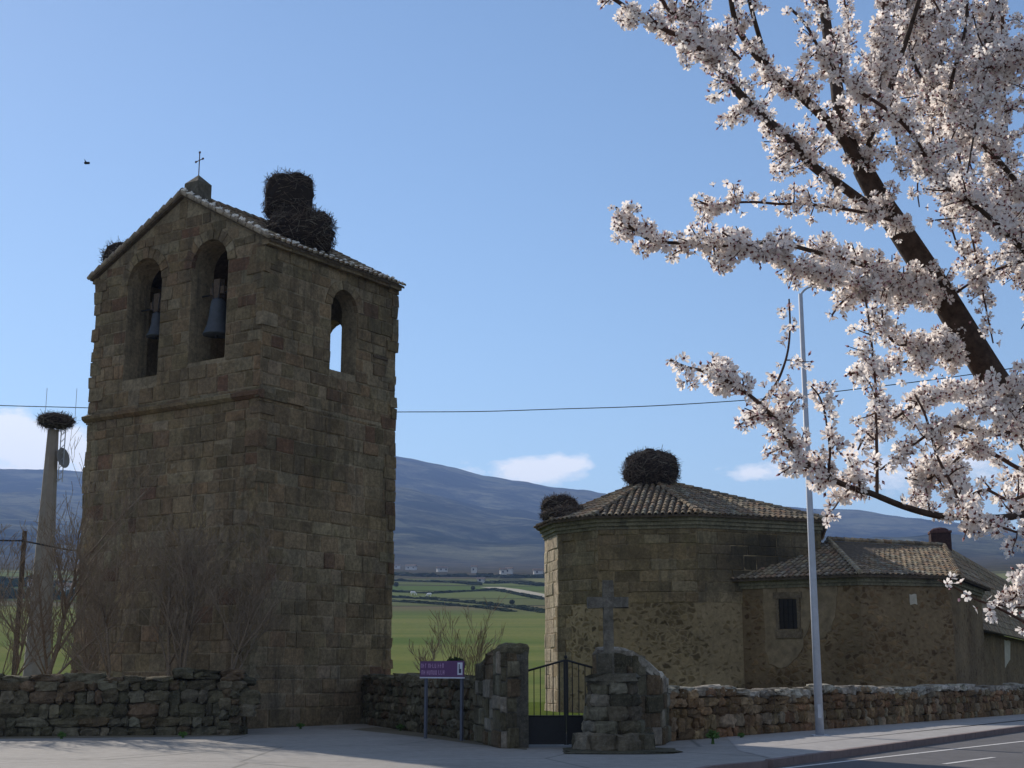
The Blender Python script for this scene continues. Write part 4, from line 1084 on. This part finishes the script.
# ------------------------------------------------------------------ bare trees
def branch_tree(base, H, spread, rnd, lean=(0, 0), stems=1, thick=.05, depth=4, tw=1.0, more=0):
    segs = []
    def grow(p, d, L_, r, lev):
        n = 4; pts = [p]; rs = [r]
        for k in range(n):
            d = (d + Vector((rnd.uniform(-.16, .16), rnd.uniform(-.16, .16), rnd.uniform(-.05, .13)))).normalized()
            p = p + d * (L_ / n); pts.append(p); rs.append(max(.003, r * (1 - .55 * (k + 1) / n)))
        segs.append((pts, rs, lev))
        if lev >= depth: return
        nb = {0: 9 + more * 2, 1: 5 + more, 2: 4, 3: 2 + more}.get(lev, 3)
        for b_ in range(nb):
            t = rnd.uniform(.25, 1.0); i = min(n - 1, int(t * n)); q = pts[i].lerp(pts[i + 1], t * n - i)
            side = Vector((rnd.uniform(-1, 1), rnd.uniform(-1, 1), rnd.uniform(0, .7))).normalized()
            dd = (d * .75 + side * spread).normalized()
            grow(q, dd, L_ * rnd.uniform(.38, .62), max(.0035, rs[i] * .55), lev + 1)
    for s_ in range(stems):
        d0 = Vector((lean[0] + rnd.uniform(-.12, .12) * stems, lean[1] + rnd.uniform(-.1, .1), 1)).normalized()
        grow(base + Vector((rnd.uniform(-.1, .1), rnd.uniform(-.1, .1), -.1)) * stems, d0, H * rnd.uniform(.65, .8), thick, 0)
    return segs
def make_bare(px, Y, topy, label, seed, lean=(0, 0), stems=1, spread=.7, thick=.06, depth=4, zb=0, group='bare trees behind the left wall', more=0):
    rnd = random.Random(seed); b = Pp(px, Y); b.z = zb; H = pt(px, topy, Y).z - zb
    t = thing('bare_tree', b, label, 'tree', group); segs = branch_tree(b, H, spread, rnd, lean, stems, thick, depth, 1.0, more)
    m1, m2 = MB(), MB()
    for pts, rs, lev in segs:
        if lev <= 1: m1.tube(pts, rs, 6)
        else: m2.tube(pts, [max(.0058, r_) for r_ in rs], 3, cap=False)
    m1.build('trunk', M['barebark'], t, smooth=True); tag(m2.build('twigs', M['barebark'], t), kind='stuff'); return t
make_bare(4, 39.0, 540, 'leafless tree at the far left edge beside the brown post', 1, stems=2, thick=.045)
make_bare(37, 38.6, 500, 'tall bare tree standing in front of the concrete mast', 2, lean=(.02, 0), thick=.085, spread=.55)
make_bare(57, 39.4, 515, 'slender bare tree leaning right between the mast and the tower', 3, lean=(.12, 0), thick=.05)
make_bare(113, 38.4, 535, 'straight bare sapling against the left part of the tower front', 4, thick=.065, spread=.6, more=1)
make_bare(165, 38.6, 535, 'bushy bare tree with crossing limbs against the middle of the tower front', 5, lean=(-.05, 0), stems=2, thick=.065, spread=.8, more=1)
make_bare(217, 38.2, 540, 'bare tree leaning right near the tower corner', 6, lean=(.13, 0), thick=.07, spread=.8, more=1)
make_bare(85, 40.5, 575, 'small bare tree near the left edge of the tower', 9, stems=2, thick=.03, spread=.8, depth=3)
make_bare(470, 50, 618, 'small leafless shrub in the field above the wall near the sign', 7, stems=3, thick=.018, spread=.45, depth=3, group='bare shrubs behind the middle wall')
make_bare(446, 47, 636, 'thin leafless shrub just behind the purple sign', 8, stems=2, thick=.015, spread=.5, depth=3, group='bare shrubs behind the middle wall')

def leaf_bush(c, rx, rz, label, n=1600, mat='leafy', name='bush', group=None, ls=.06):
    mb = MB()
    for _ in range(n):
        d = Vector((random.gauss(0, 1), random.gauss(0, 1), random.gauss(0, 1))); d.normalize(); k = R() ** .45
        k *= .8 + .35 * noise.noise(d * 2 + Vector(c))
        p = Vector(c) + Vector((d.x * rx * k, d.y * rx * k, abs(d.z) * rz * k if d.z < -.2 else (d.z * .8 + .2) * rz * k))
        a = Vector((U(-1, 1), U(-1, 1), U(-1, 1))).normalized() * ls; b_ = a.orthogonal().normalized() * ls * .5
        mb.add([p - a, p + b_, p + a, p - b_], [(0, 1, 2, 3)])
    mb.tube([Vector((c[0], c[1], c[2] - rz)), Vector(c)], [.05, .02], 5)
    o = mb.build(name, M[mat], origin=Vector((c[0], c[1], c[2] - rz))); return tag(o, label, 'bush', group)
bc = pt(447, 664, 41.5); leaf_bush(bc + Vector((.25, 0, -.1)), .36, .34, 'dark green bush rising behind the wall at the sign', 900)
wc = gd(713, 744); leaf_bush(Vector((wc.x, wc.y, .14)), .17, .18, 'small green weed at the foot of the brown wall', 160, 'weed', 'weed', ls=.06)

for (px_, py_, s2, lab) in ((60, 739, .8, 'tuft of weeds at the foot of the left rubble wall'), (182, 738, .7, 'tuft of weeds near the right end of the left rubble wall'), (300, 729, .8, 'tuft of weeds at the foot of the tower'), (400, 731, .9, 'tuft of weeds at the wall foot left of the sign'), (742, 738, .55, 'second small weed at the foot of the brown wall')):
    q_ = gd(px_, py_); leaf_bush(Vector((q_.x, q_.y + .1, .09 * s2)), .16 * s2, .12 * s2, lab, 110, 'weed', 'weed', ls=.05)
# ------------------------------------------------------------------ far things: hamlet, hedges, trees, animals
def far_pt(px, py, d0=60, d1=5200):
    """point of the terrain seen behind a pixel"""
    r = ray(px, py); h = hypot(r.x, r.y); d = d0; last = d0
    while d < d1:
        x, y = r.x / h * d, r.y / h * d
        if th(x, y) > EYE + r.z / h * d: break
        last = d; d += 4 if d < 900 else 12
    return Vector((r.x / h * d, r.y / h * d, th(r.x / h * d, r.y / h * d)))
def house(px, py, w, dp, hh, rz, label):
    p = far_pt(px, py); t = thing('farm_house', p, label, 'house', 'far white houses at the foot of the mountain')
    X_ = Vector((cos(rz), sin(rz), 0)); Y_ = Vector((-sin(rz), cos(rz), 0)); mb = MB()
    P = [p - X_ * w / 2 - Y_ * dp / 2, p + X_ * w / 2 - Y_ * dp / 2, p + X_ * w / 2 + Y_ * dp / 2, p - X_ * w / 2 + Y_ * dp / 2]
    P = [q - ZZ * 1.5 for q in P]; Q = [q + ZZ * (hh + 1.5) for q in P]; g = [(Q[0] + Q[3]) / 2 + ZZ * dp * .28, (Q[1] + Q[2]) / 2 + ZZ * dp * .28]
    mb.add(P + Q + g, [(0, 1, 5, 4), (1, 2, 6, 9, 5), (2, 3, 7, 6), (3, 0, 4, 8, 7)]); mb.build('wall', M['housewhite'], t)
    mb = MB(); up = ZZ * .15; o = .4
    a0, a1, b0_, b1_ = Q[0] - Y_ * o - X_ * o, Q[1] - Y_ * o + X_ * o, Q[3] + Y_ * o - X_ * o, Q[2] + Y_ * o + X_ * o
    g0, g1 = g[0] - X_ * o + up, g[1] + X_ * o + up
    mb.add([a0, a1, g1, g0, b0_, b1_], [(0, 1, 2, 3), (3, 2, 5, 4), (0, 3, 4), (1, 5, 2)]); mb.build('roof', M['houseroof'], t)
    for k in range(2 if w > 7 else 1):
        mb = MB(); c_ = p - Y_ * (dp / 2 + .03) + X_ * (w * (-.25 + .5 * k)) + ZZ * hh * .4; mb.box(c_, X_ * 1.0, Y_ * .06, ZZ * 1.2); mb.build('window', M['glass'], t)
HS = [(397, 570, 9, 7, 4.5, .1, 'white house just right of the tower at the foot of the mountain'), (411, 571, 14, 8, 5, -.2, 'broad pale house second from the tower among the far houses'), (442, 573, 12, 7, 4, .3, 'low pale farm shed in the middle of the far houses'), (474, 574, 6, 6, 6, 0, 'narrow tall white house near the middle of the valley'),
      (481, 584, 6, 5, 3.0, -.1, 'white farmhouse standing alone above the green field'), (503, 576, 6, 6, 5, .2, 'left one of the two small white houses close together'), (509, 575, 7, 6, 5, -.2, 'right one of the two small white houses close together'), (538, 576, 9, 7, 4, .1, 'white house beside the sunlit corner of the church'), (36, 591, 9, 7, 4, .1, 'low pale house in the field near the concrete mast'), (66, 594, 8, 6, 3.5, -.1, 'pale stone house just left of the tower')]
for h_ in HS: house(h_[0], h_[1] - 1, h_[2] * .62, h_[3] * .7, h_[4] * .62, *h_[5:])
def hedge(P, label, w=1.6, hgt=2.2, step=2.0, mat='leafy', name='hedgerow', cat='hedge'):
    P = [far_pt(*p) for p in P]; mb = MB()
    for a_, b_ in zip(P, P[1:]):
        L_ = (b_ - a_).length; k = int(L_ / step)
        for q in range(k):
            p = a_.lerp(b_, (q + U(0, .6)) / k); z = th(p.x, p.y)
            hh = hgt * U(.5, 1.2)
            mb.stone(Vector((p.x, p.y, z + hh * .35)), step * U(.6, .9), w * U(.5, .8), hh * .6, XX, YY, ZZ, (1, 1, 1), .5)
    o = mb.build(name, M[mat], origin=P[0]); return tag(o, label, cat, 'hedge lines across the far fields')
hedge([(380, 597, ), (430, 600), (480, 604), (520, 609), (546, 613)], 'long dark hedge line crossing the green field right of the tower', hgt=.9, w=.9)
hedge([(380, 601), (430, 604), (480, 608), (512, 612)], 'second thinner hedge line just below the long dark one', hgt=.7, w=.8)
hedge([(385, 592), (430, 594), (465, 592), (495, 590)], 'faint hedge line below the farmhouse', hgt=.8, w=.8)
hedge([(495, 590), (520, 595), (546, 600)], 'hedge line beside the pale track near the church corner', hgt=.8, w=.8)
hedge([(390, 581), (420, 582), (455, 583), (478, 585)], 'dark scrub line left of the lone farmhouse', hgt=1.3, w=2.5, step=4)
hedge([(488, 584), (510, 583), (546, 586)], 'dark scrub line right of the lone farmhouse', hgt=1.3, w=2.5, step=4)
hedge([(392, 575), (430, 577), (470, 577), (510, 578), (546, 578)], 'dark tree line below the far white houses', hgt=2.0, w=3, step=5)
hedge([(-30, 600), (20, 598), (76, 600)], 'dark hedge line in the field left of the tower', hgt=3, step=3)
hedge([(-30, 588), (20, 586), (76, 586)], 'higher dark tree line left of the tower', hgt=3, step=4, w=3)
def ftree(px, py, hpx, label):
    p = far_pt(px, py); d = p.length; H = hpx * d / 1410; t = thing('round_tree', p, label, 'tree', 'single round trees in the fields')
    mb = MB(); mb.tube([p - ZZ * .3, p + ZZ * H * .45], [H * .05, H * .03], 6); mb.build('trunk', M['barebark'], t)
    mb = MB()
    for _ in range(500):
        dd = Vector((random.gauss(0, 1), random.gauss(0, 1), random.gauss(0, 1))).normalized() * (R() ** .4); q = p + ZZ * H * .6 + Vector((dd.x * H * .48, dd.y * H * .48, dd.z * H * .4))
        a_ = Vector((U(-1, 1), U(-1, 1), U(-1, 1))).normalized() * H * .09; b_ = a_.orthogonal().normalized() * H * .05
        mb.add([q - a_, q + b_, q + a_, q - b_], [(0, 1, 2, 3)])
    mb.build('crown', M['leafy'], t)
ftree(512, 606, 6, 'round dark tree standing below the hedge line near the church corner')
ftree(473, 591, 5, 'round dark tree just left below the lone farmhouse')
ftree(64, 592, 9, 'round dark tree beside the pale house left of the tower')
ftree(396, 588, 6, 'dark tree right at the edge of the tower')
# pale farm track
tp = [far_pt(*p) for p in ((490, 588), (508, 590), (528, 594), (550, 598.5), (580, 604))]
mb = MB(); V_ = []
for i, p in enumerate(tp):
    t_ = (tp[min(i + 1, 4)] - tp[max(i - 1, 0)]).normalized(); n_ = Vector((-t_.y, t_.x, 0))
    for s2 in (-5, 5): q = p + n_ * s2; V_.append((q.x, q.y, th(q.x, q.y) + .35))
mb.add(V_, [(2 * i, 2 * i + 1, 2 * i + 3, 2 * i + 2) for i in range(4)]); o = mb.build('farm_track', mat_pave('track earth', (.30, .27, .19), cracks=False)); tag(o, kind='structure')
# two pale animals grazing
def cow(px, py, label, rz):
    p = far_pt(px, py); X_ = Vector((cos(rz), sin(rz), 0)); Y_ = Vector((-sin(rz), cos(rz), 0)); mb = MB()
    bm_ = [(p + X_ * a + ZZ * z, r_) for a, z, r_ in ((-1.0, 1.25, .28), (-.8, 1.25, .42), (-.2, 1.15, .46), (.4, 1.2, .44), (.75, 1.2, .34), (1.05, 1.0, .2), (1.3, .6, .17), (1.45, .3, .12), (1.6, .15, .08))]
    mb.tube([q for q, _ in bm_], [r_ for _, r_ in bm_], 10)
    for a in (-.75, .6):
        for s2 in (-.2, .2):
            mb.tube([p + X_ * a + Y_ * s2 + ZZ * 1.1, p + X_ * (a + (.08 if a < 0 else -.04)) + Y_ * s2 + ZZ * .55, p + X_ * a + Y_ * s2], [.15, .08, .055], 6)
    mb.tube([p - X_ * 1.05 + ZZ * 1.4, p - X_ * 1.2 + ZZ * .6], .03, 4)
    tag(mb.build('cow', M['white'], origin=p, smooth=True), label, 'cow', 'white cows in the far field')
cow(413, 595.5, 'left of two white cows grazing by the hedge right of the tower', .3)
cow(429, 597.5, 'right of two white cows grazing by the hedge right of the tower', 2.6)

# ------------------------------------------------------------------ blossoming almond tree in the foreground
m, nt, b = newmat('almond petal', .6, .2)
out = nt.nodes['Material Output']; tr = N(nt, 'ShaderNodeBsdfTranslucent'); ms = N(nt, 'ShaderNodeMixShader'); ms.inputs[0].default_value = .55
ca_ = attr(nt); nt.links.new(ca_, b.inputs['Base Color']); nt.links.new(ca_, tr.inputs['Color'])
nt.links.new(b.outputs[0], ms.inputs[1]); nt.links.new(tr.outputs[0], ms.inputs[2]); nt.links.new(ms.outputs[0], out.inputs['Surface'])
M['petal'] = m
M['calyx'] = mat_plain('calyx red', (.16, .045, .035), .7, .2, var=.3, sc=50, bmp=0)

rt = Vector((2.62, 4.9, 0))
tree = thing('almond_tree', rt, 'white blossoming almond tree reaching in from the right above the road', 'tree')
def B(pix, r0, r1, dens, n=5):
    P = smoothp([pt(*p) for p in pix], n); k = len(P)
    return P, [(r0 + (r1 - r0) * i / (k - 1)) for i in range(k)], dens
PXM = 4.4 / 1410
branches = []
def add(pix, w0, w1, dens, spur=1.0): 
    P, rs, d = B(pix, w0 * PXM / 2, w1 * PXM / 2, dens); branches.append((P, rs, d, spur)); return P
# trunk
tk = [rt, rt + Vector((-.03, 0, .5)), rt + Vector((-.1, -.02, 1.1))]
Ptk = smoothp(tk + [pt(1150, 610, 4.8), pt(1070, 490, 4.7), pt(997, 385, 4.6), pt(943, 297, 4.6), pt(905, 238, 4.6), pt(880, 200, 4.6), pt(862, 168, 4.6)], 6)
mb = MB(); kk = len(Ptk); rr = [.074 - .039 * (i / (kk - 1)) ** .9 for i in range(kk)]; mb.tube(Ptk, rr, 14); mb.build('trunk', M['bark'], tree, smooth=True)
add([(862, 168, 4.6), (849, 143, 4.6), (840, 110, 4.62), (836, 82, 4.65), (829, 43, 4.7), (823, 0, 4.75), (815, -50, 4.8)], 20, 10, .4)
add([(868, 175, 4.6), (850, 148, 4.55), (823, 117, 4.5), (797, 93, 4.45), (771, 72, 4.4), (748, 45, 4.4), (735, 20, 4.35), (728, -20, 4.3)], 13, 5, .9)
add([(885, 215, 4.6), (866, 204, 4.5), (840, 185, 4.4), (814, 167, 4.3), (788, 139, 4.2), (753, 108, 4.15), (732, 85, 4.1), (714, 61, 4.1), (700, 38, 4.1), (690, 8, 4.1), (680, -30, 4.1)], 11, 7, .9)
add([(716, 62, 4.1), (700, 45, 4.1), (683, 22, 4.12), (665, 5, 4.1), (655, -20, 4.1)], 5, 4, .8)
add([(712, 58, 4.1), (690, 42, 4.05), (666, 30, 4.0), (649, 21, 4.0), (623, 5, 4.0), (598, -12, 4.0)], 5, 4, .9)
add([(740, 60, 4.3), (728, 48, 4.3), (715, 36, 4.3), (700, 24, 4.3)], 5, 3, 1.2)
add([(770, 72, 4.4), (765, 58, 4.4), (759, 36, 4.4), (753, 15, 4.4), (745, -20, 4.4)], 6, 5, .05)
add([(868, 160, 4.6), (870, 138, 4.6), (880, 115, 4.6), (896, 70, 4.6), (908, 35, 4.6), (922, -10, 4.6)], 8, 5, .25)
add([(950, 200, 4.3), (930, 165, 4.25), (914, 137, 4.2), (897, 118, 4.2), (879, 104, 4.2), (860, 92, 4.2), (838, 76, 4.2), (820, 50, 4.2), (806, 25, 4.2), (790, 8, 4.2)], 5, 3, 1.0)
add([(1060, 285, 4.3), (1024, 250, 4.2), (1003, 230, 4.2), (983, 212, 4.1), (960, 196, 4.1), (935, 182, 4.1)], 8, 3, .9)
add([(1060, 225, 4.5), (1024, 191, 4.5), (1000, 162, 4.5), (977, 139, 4.5), (960, 120, 4.5), (950, 95, 4.5), (957, 60, 4.5), (965, 30, 4.5), (968, -10, 4.5)], 7, 3, .9)
add([(877, 115, 4.4), (880, 80, 4.4), (882, 40, 4.4), (884, 0, 4.4), (886, -20, 4.4)], 3.5, 2.5, 1.1)
# left reaching sprays
add([(945, 297, 4.6), (915, 280, 4.5), (880, 268, 4.4), (850, 262, 4.3), (815, 252, 4.2), (780, 243, 4.15), (750, 243, 4.1), (714, 246, 4.1), (680, 243, 4.1), (653, 241, 4.1), (634, 230, 4.1), (621, 216, 4.1), (616, 207, 4.1)], 6, 2.2, 1.0)
add([(905, 225, 4.5), (880, 217, 4.45), (850, 210, 4.4), (807, 204, 4.4), (780, 204, 4.4), (754, 202, 4.35), (729, 203, 4.35), (711, 205, 4.35), (694, 199, 4.3)], 4, 1.8, .85)
add([(930, 280, 4.5), (900, 282, 4.4), (870, 276, 4.3), (845, 283, 4.2), (815, 272, 4.1), (785, 262, 4.05), (760, 250, 4.0), (735, 240, 4.0), (722, 232, 4.0)], 4, 2, 1.5)
add([(945, 297, 4.6), (925, 300, 4.5), (895, 292, 4.4), (870, 290, 4.3), (845, 300, 4.25), (832, 315, 4.2)], 4, 2, 1.3)
# long low branch
low = [(1120, 500, 4.7), (1060, 507, 4.4), (1024, 514, 4.2), (1000, 518, 4.1), (970, 517, 4.05), (940, 516, 4.0), (905, 507, 3.95), (870, 493, 3.9), (858, 490, 3.9), (828, 477, 3.85), (796, 453, 3.85), (782, 428, 3.85), (768, 412, 3.8), (749, 395, 3.8), (725, 380, 3.8), (703, 371, 3.8), (686, 367, 3.8), (670, 360, 3.8)]
P, rs, d = B(low, 8 * PXM / 2, 2.4 * PXM / 2, 0); mL = MB(); lowP = P; lowR = rs
branches.append((P[:12], rs[:12], .5, 1)); branches.append((P[10:38], rs[10:38], .12, .5)); branches.append((P[38:], rs[38:], 1.25, 1))
add([(760, 404, 3.8), (774, 387, 3.8), (782, 371, 3.8), (788, 350, 3.8), (790, 325, 3.8), (789, 299, 3.8)], 3, 1.6, .75, .4)
add([(828, 477, 3.85), (829, 465, 3.83), (830, 450, 3.8), (826, 420, 3.8), (820, 398, 3.8), (811, 386, 3.8)], 2.6, 1.5, .95, .45)
add([(877, 497, 3.95), (877, 462, 3.95), (876, 419, 3.95), (876, 391, 4.0), (870, 330, 4.05), (865, 297, 4.1)], 3.4, 2.2, .8, .8)
add([(966, 514, 4.05), (950, 481, 4.1), (937, 456, 4.15), (930, 431, 4.15), (924, 412, 4.2), (915, 395, 4.2)], 3, 2.2, .35, .7)
add([(930, 513, 4.0), (928, 500, 4.0), (926, 488, 4.0)], 2, 1.5, 1.0)
add([(966, 514, 4.0), (985, 523, 3.9), (1010, 530, 3.8), (1040, 540, 3.8)], 3, 2, 1.0)
add([(1070, 655, 4.1), (1040, 632, 4.1), (1019, 619, 4.1), (994, 606, 4.1), (975, 599, 4.1), (956, 588, 4.1), (938, 580, 4.1)], 3.4, 1.6, .5, .2)
add([(1080, 612, 4.3), (1040, 608, 4.2), (1015, 607, 4.2), (998, 605, 4.2)], 4.5, 2, .25)
add([(1060, 580, 4.3), (1035, 582, 4.2), (1022, 590, 4.2), (1012, 600, 4.2)], 3, 2, 1.4)
add([(962, 358, 4.6), (949, 360, 4.5), (936, 352, 4.4), (905, 362, 4.3), (870, 370, 4.2), (848, 374, 4.1)], 4, 2, 1.3)
add([(960, 335, 4.6), (945, 335, 4.5), (930, 340, 4.4), (900, 345, 4.3), (885, 330, 4.25), (882, 310, 4.2)], 4, 2, 1.0)
add([(985, 392, 4.6), (970, 393, 4.5), (953, 391, 4.4), (931, 396, 4.3), (910, 408, 4.25), (885, 425, 4.2), (866, 436, 4.2), (858, 450, 4.2)], 4, 2, 1.0)
add([(1020, 425, 4.6), (1000, 435, 4.4), (970, 430, 4.3), (945, 425, 4.2), (920, 440, 4.15), (900, 455, 4.1), (880, 470, 4.1)], 4, 2, .8)
add([(1060, 470, 4.6), (1024, 470, 4.4), (995, 455, 4.3), (970, 450, 4.3), (945, 470, 4.2), (925, 480, 4.2), (905, 478, 4.2)], 5, 2, .9)
add([(1060, 480, 4.6), (1035, 490, 4.4), (1010, 500, 4.3), (985, 490, 4.2), (960, 500, 4.2), (945, 495, 4.2)], 4, 2, .8)
add([(1090, 400, 4.6), (1050, 385, 4.4), (1024, 392, 4.3), (1000, 400, 4.2), (975, 410, 4.1)], 5, 2, 1.3)
add([(952, 296, 4.6), (975, 280, 4.5), (1000, 268, 4.4), (1024, 260, 4.3), (1060, 240, 4.3)], 2.5, 4, .2)
# crown filling on the right: limbs coming off trunk and neighbours
rb = random.Random(77)
for k in range(20):
    sx0, sy0 = rb.choice([(1110, 60), (1100, 180), (1100, 330), (1080, -60), (960, -50), (1110, 420), (1100, 250), (900, -40), (1000, -60), (1100, 120)])
    tx, ty = rb.uniform(850, 1010), rb.uniform(5, 400)
    if tx < 900 and ty > 120: tx += 70
    if ty > 240 and tx < 985: tx = rb.uniform(985, 1030)
    dd = rb.uniform(4.1, 5.6); P_ = []
    for q in range(6):
        t = q / 5; P_.append((sx0 + (tx - sx0) * t + rb.uniform(-16, 16) * (q > 0), sy0 + (ty - sy0) * t + rb.uniform(-16, 16) * (q > 0), 4.9 + (dd - 4.9) * t))
    add(P_, rb.uniform(3, 6), 1.6, rb.uniform(.5, .85))
for k in range(9):                                        # upright shoots in the crown
    x0 = rb.uniform(835, 1015); y0 = rb.uniform(40, 200); dd = rb.uniform(4.2, 5.2)
    add([(x0, y0, dd), (x0 + rb.uniform(-8, 8), y0 - 40, dd), (x0 + rb.uniform(-18, 18), y0 - 85, dd), (x0 + rb.uniform(-22, 22), y0 - 130, dd)], 3, 1.6, .8)

rf = random.Random(3)
twig = MB(); pet = MB(); cal = MB()
PV = []; PF = []; PCOL = []
def flower(c, nrm, dia, open_=1.0, tint=None):
    x = nrm.orthogonal().normalized(); x = Matrix.Rotation(rf.uniform(0, 6.28), 3, nrm) @ x; y = nrm.cross(x)
    k = rf.uniform(.9, 1.08); wht = rf.uniform(0, 1); col = (.97 * k, (.885 + .05 * wht) * k, (.83 + .06 * wht) * k); r_ = dia / 2; cup = rf.uniform(.05, .8); k *= rf.uniform(.9, 1.03)
    for p in range(5):
        a = 2 * pi * p / 5 + rf.uniform(-.12, .12); w = .60; cu = cup + rf.uniform(-.12, .12)
        def q(rad, da, h): return c + (x * cos(a + da) + y * sin(a + da)) * (r_ * rad) + nrm * (r_ * h)
        V_ = [q(.06, 0, 0), q(.62, -w * .88, cu * .62), q(.96, -.27, cu * 1.02), q(.9, 0, cu * .84), q(.96, .27, cu * 1.02), q(.62, w * .88, cu * .62), q(.55, 0, cu * .36)]
        b0_ = len(PV); PV.extend([tuple(v_) for v_ in V_])
        for f in ((0, 1, 6), (1, 2, 3, 6), (6, 3, 4, 5), (0, 6, 5)): PF.append(tuple(b0_ + i for i in f)); PCOL.append(col)
    # red heart and calyx
    s_ = r_ * .24; V_ = [c + nrm * (r_ * .10), ] + [c + (x * cos(t) + y * sin(t)) * s_ + nrm * r_ * .05 for t in (0, 1.26, 2.51, 3.77, 5.03)] + [c - nrm * r_ * .40]
    cal.add(V_, [(0, 1, 2), (0, 2, 3), (0, 3, 4), (0, 4, 5), (0, 5, 1), (6, 2, 1), (6, 3, 2), (6, 4, 3), (6, 5, 4), (6, 1, 5)])
    if rf.random() < .6:                                   # stamens
        for _ in range(4):
            t = rf.uniform(0, 6.28); e_ = c + (x * cos(t) + y * sin(t)) * r_ * .28 + nrm * r_ * .42; w_ = (x * sin(t) - y * cos(t)) * r_ * .03
            cal.add([c + w_, c - w_, e_ - w_ * 1.8, e_ + w_ * 1.8], [(0, 1, 2, 3)])
def bud(c, d, s_):
    x = d.orthogonal().normalized(); y = d.cross(x)
    V_ = [c] + [c + (x * cos(t) + y * sin(t)) * s_ * .5 + d * s_ * .8 for t in (0, 1.57, 3.14, 4.71)] + [c + d * s_ * 1.8]
    cal.add(V_[:5] + [c + d * s_ * .9], [(0, 2, 1), (0, 3, 2), (0, 4, 3), (0, 1, 4)])
    b0_ = len(PV); PV.extend([tuple(v_) for v_ in V_]); 
    for f in ((5, 1, 2), (5, 2, 3), (5, 3, 4), (5, 4, 1)): PF.append(tuple(b0_ + i for i in f)); PCOL.append((.80, .58, .60))
def rdir():
    while True:
        v_ = Vector((rf.uniform(-1, 1), rf.uniform(-1, 1), rf.uniform(-1, 1)))
        if .1 < v_.length < 1: return v_.normalized()
def clothe(P, rs, dens, spread, gap=-.18):
    L_ = 0
    for i in range(len(P) - 1):
        seg = P[i + 1] - P[i]; l = seg.length
        if l < 1e-5: continue
        t = seg / l; cnt = dens * l / .0034; cnt = int(cnt) + (1 if rf.random() < cnt % 1 else 0)
        for _ in range(cnt):
            # flowers gather in clumps along the twig
            s_ = rf.random(); p = P[i] + seg * s_
            if noise.noise(p * 14) < gap + (1 - min(1, dens)) * .25: continue
            d = rdir(); d = (d - t * d.dot(t) * .7).normalized()
            off = rs[i] + .008 + abs(rf.gauss(0, spread))
            c = p + d * off; nr = (d + rdir() * .75).normalized()
            if rf.random() < .16: bud(c, nr, rf.uniform(.007, .011))
            else: flower(c, nr, rf.uniform(.025, .042))
for (P, rs, dens, spur) in branches:
    if dens > .05:
        clothe(P, rs, dens * .42, .0125, -.18 if rs[-1] > .0042 else -.38)
    # spurs
    Lt = sum((P[i + 1] - P[i]).length for i in range(len(P) - 1)); ns = int(Lt / .030 * min(1.2, dens + .15) * spur)
    for _ in range(ns):
        i = rf.randrange(0, max(2, int((len(P) - 1) * .9))); p = P[i].lerp(P[i + 1], rf.random()); t = (P[i + 1] - P[i]).normalized()
        d = rdir(); d = (d - t * d.dot(t) * .5 + t * .35 + ZZ * .15).normalized(); l = rf.uniform(.02, .075) if rs[0] < .0075 else rf.uniform(.03, .12) * (.6 + .4 * spur)
        q = [p]; dd = d
        for k in range(3): dd = (dd + rdir() * .22).normalized(); q.append(q[-1] + dd * l / 3)
        r_ = min(rs[i] * .6, .0032); twig.tube(q, [r_, r_ * .85, r_ * .7, r_ * .5], 4, cap=False)
        clothe(q, [r_] * 4, max(.5, dens * .66), .008, -2)
        if rf.random() < .4: bud(q[-1], dd, .009)
for (P, rs, dens, spur) in branches:
    mb = MB(); mb.tube(P, rs, 8 if rs[0] > .008 else 6); mb.build('branch', M['bark'] if rs[0] > .009 else M['barktwig'], tree, smooth=True)
mb = MB(); mb.tube(lowP, lowR, 7); mb.build('branch', M['bark'], tree, smooth=True)
tag(twig.build('twigs', M['barktwig'], tree), kind='stuff')
pet.v = PV; pet.f = PF; pet.c = PCOL; pet.m = [0] * len(PF)
tag(pet.build('blossoms', M['petal'], tree, smooth=False), kind='stuff')
tag(cal.build('flower_hearts', M['calyx'], tree), kind='stuff')
print('flower faces', len(PF))

# ------------------------------------------------------------------ air
HD = 1.35e-4
mb = MB(); mb.box(Vector((-6800, -6500, -4)), XX * 13600, YY * 13000, ZZ * 760)
m = bpy.data.materials.new('air'); m.use_nodes = True; nt = m.node_tree; nt.nodes.clear()
o_ = nt.nodes.new('ShaderNodeOutputMaterial'); pv = nt.nodes.new('ShaderNodeVolumePrincipled'); pv.inputs['Density'].default_value = HD; pv.inputs['Color'].default_value = (.34, .53, 1.0, 1); pv.inputs['Anisotropy'].default_value = .2
nt.links.new(pv.outputs[0], o_.inputs['Volume'])
hz = mb.build('haze', m); tag(hz, kind='stuff')
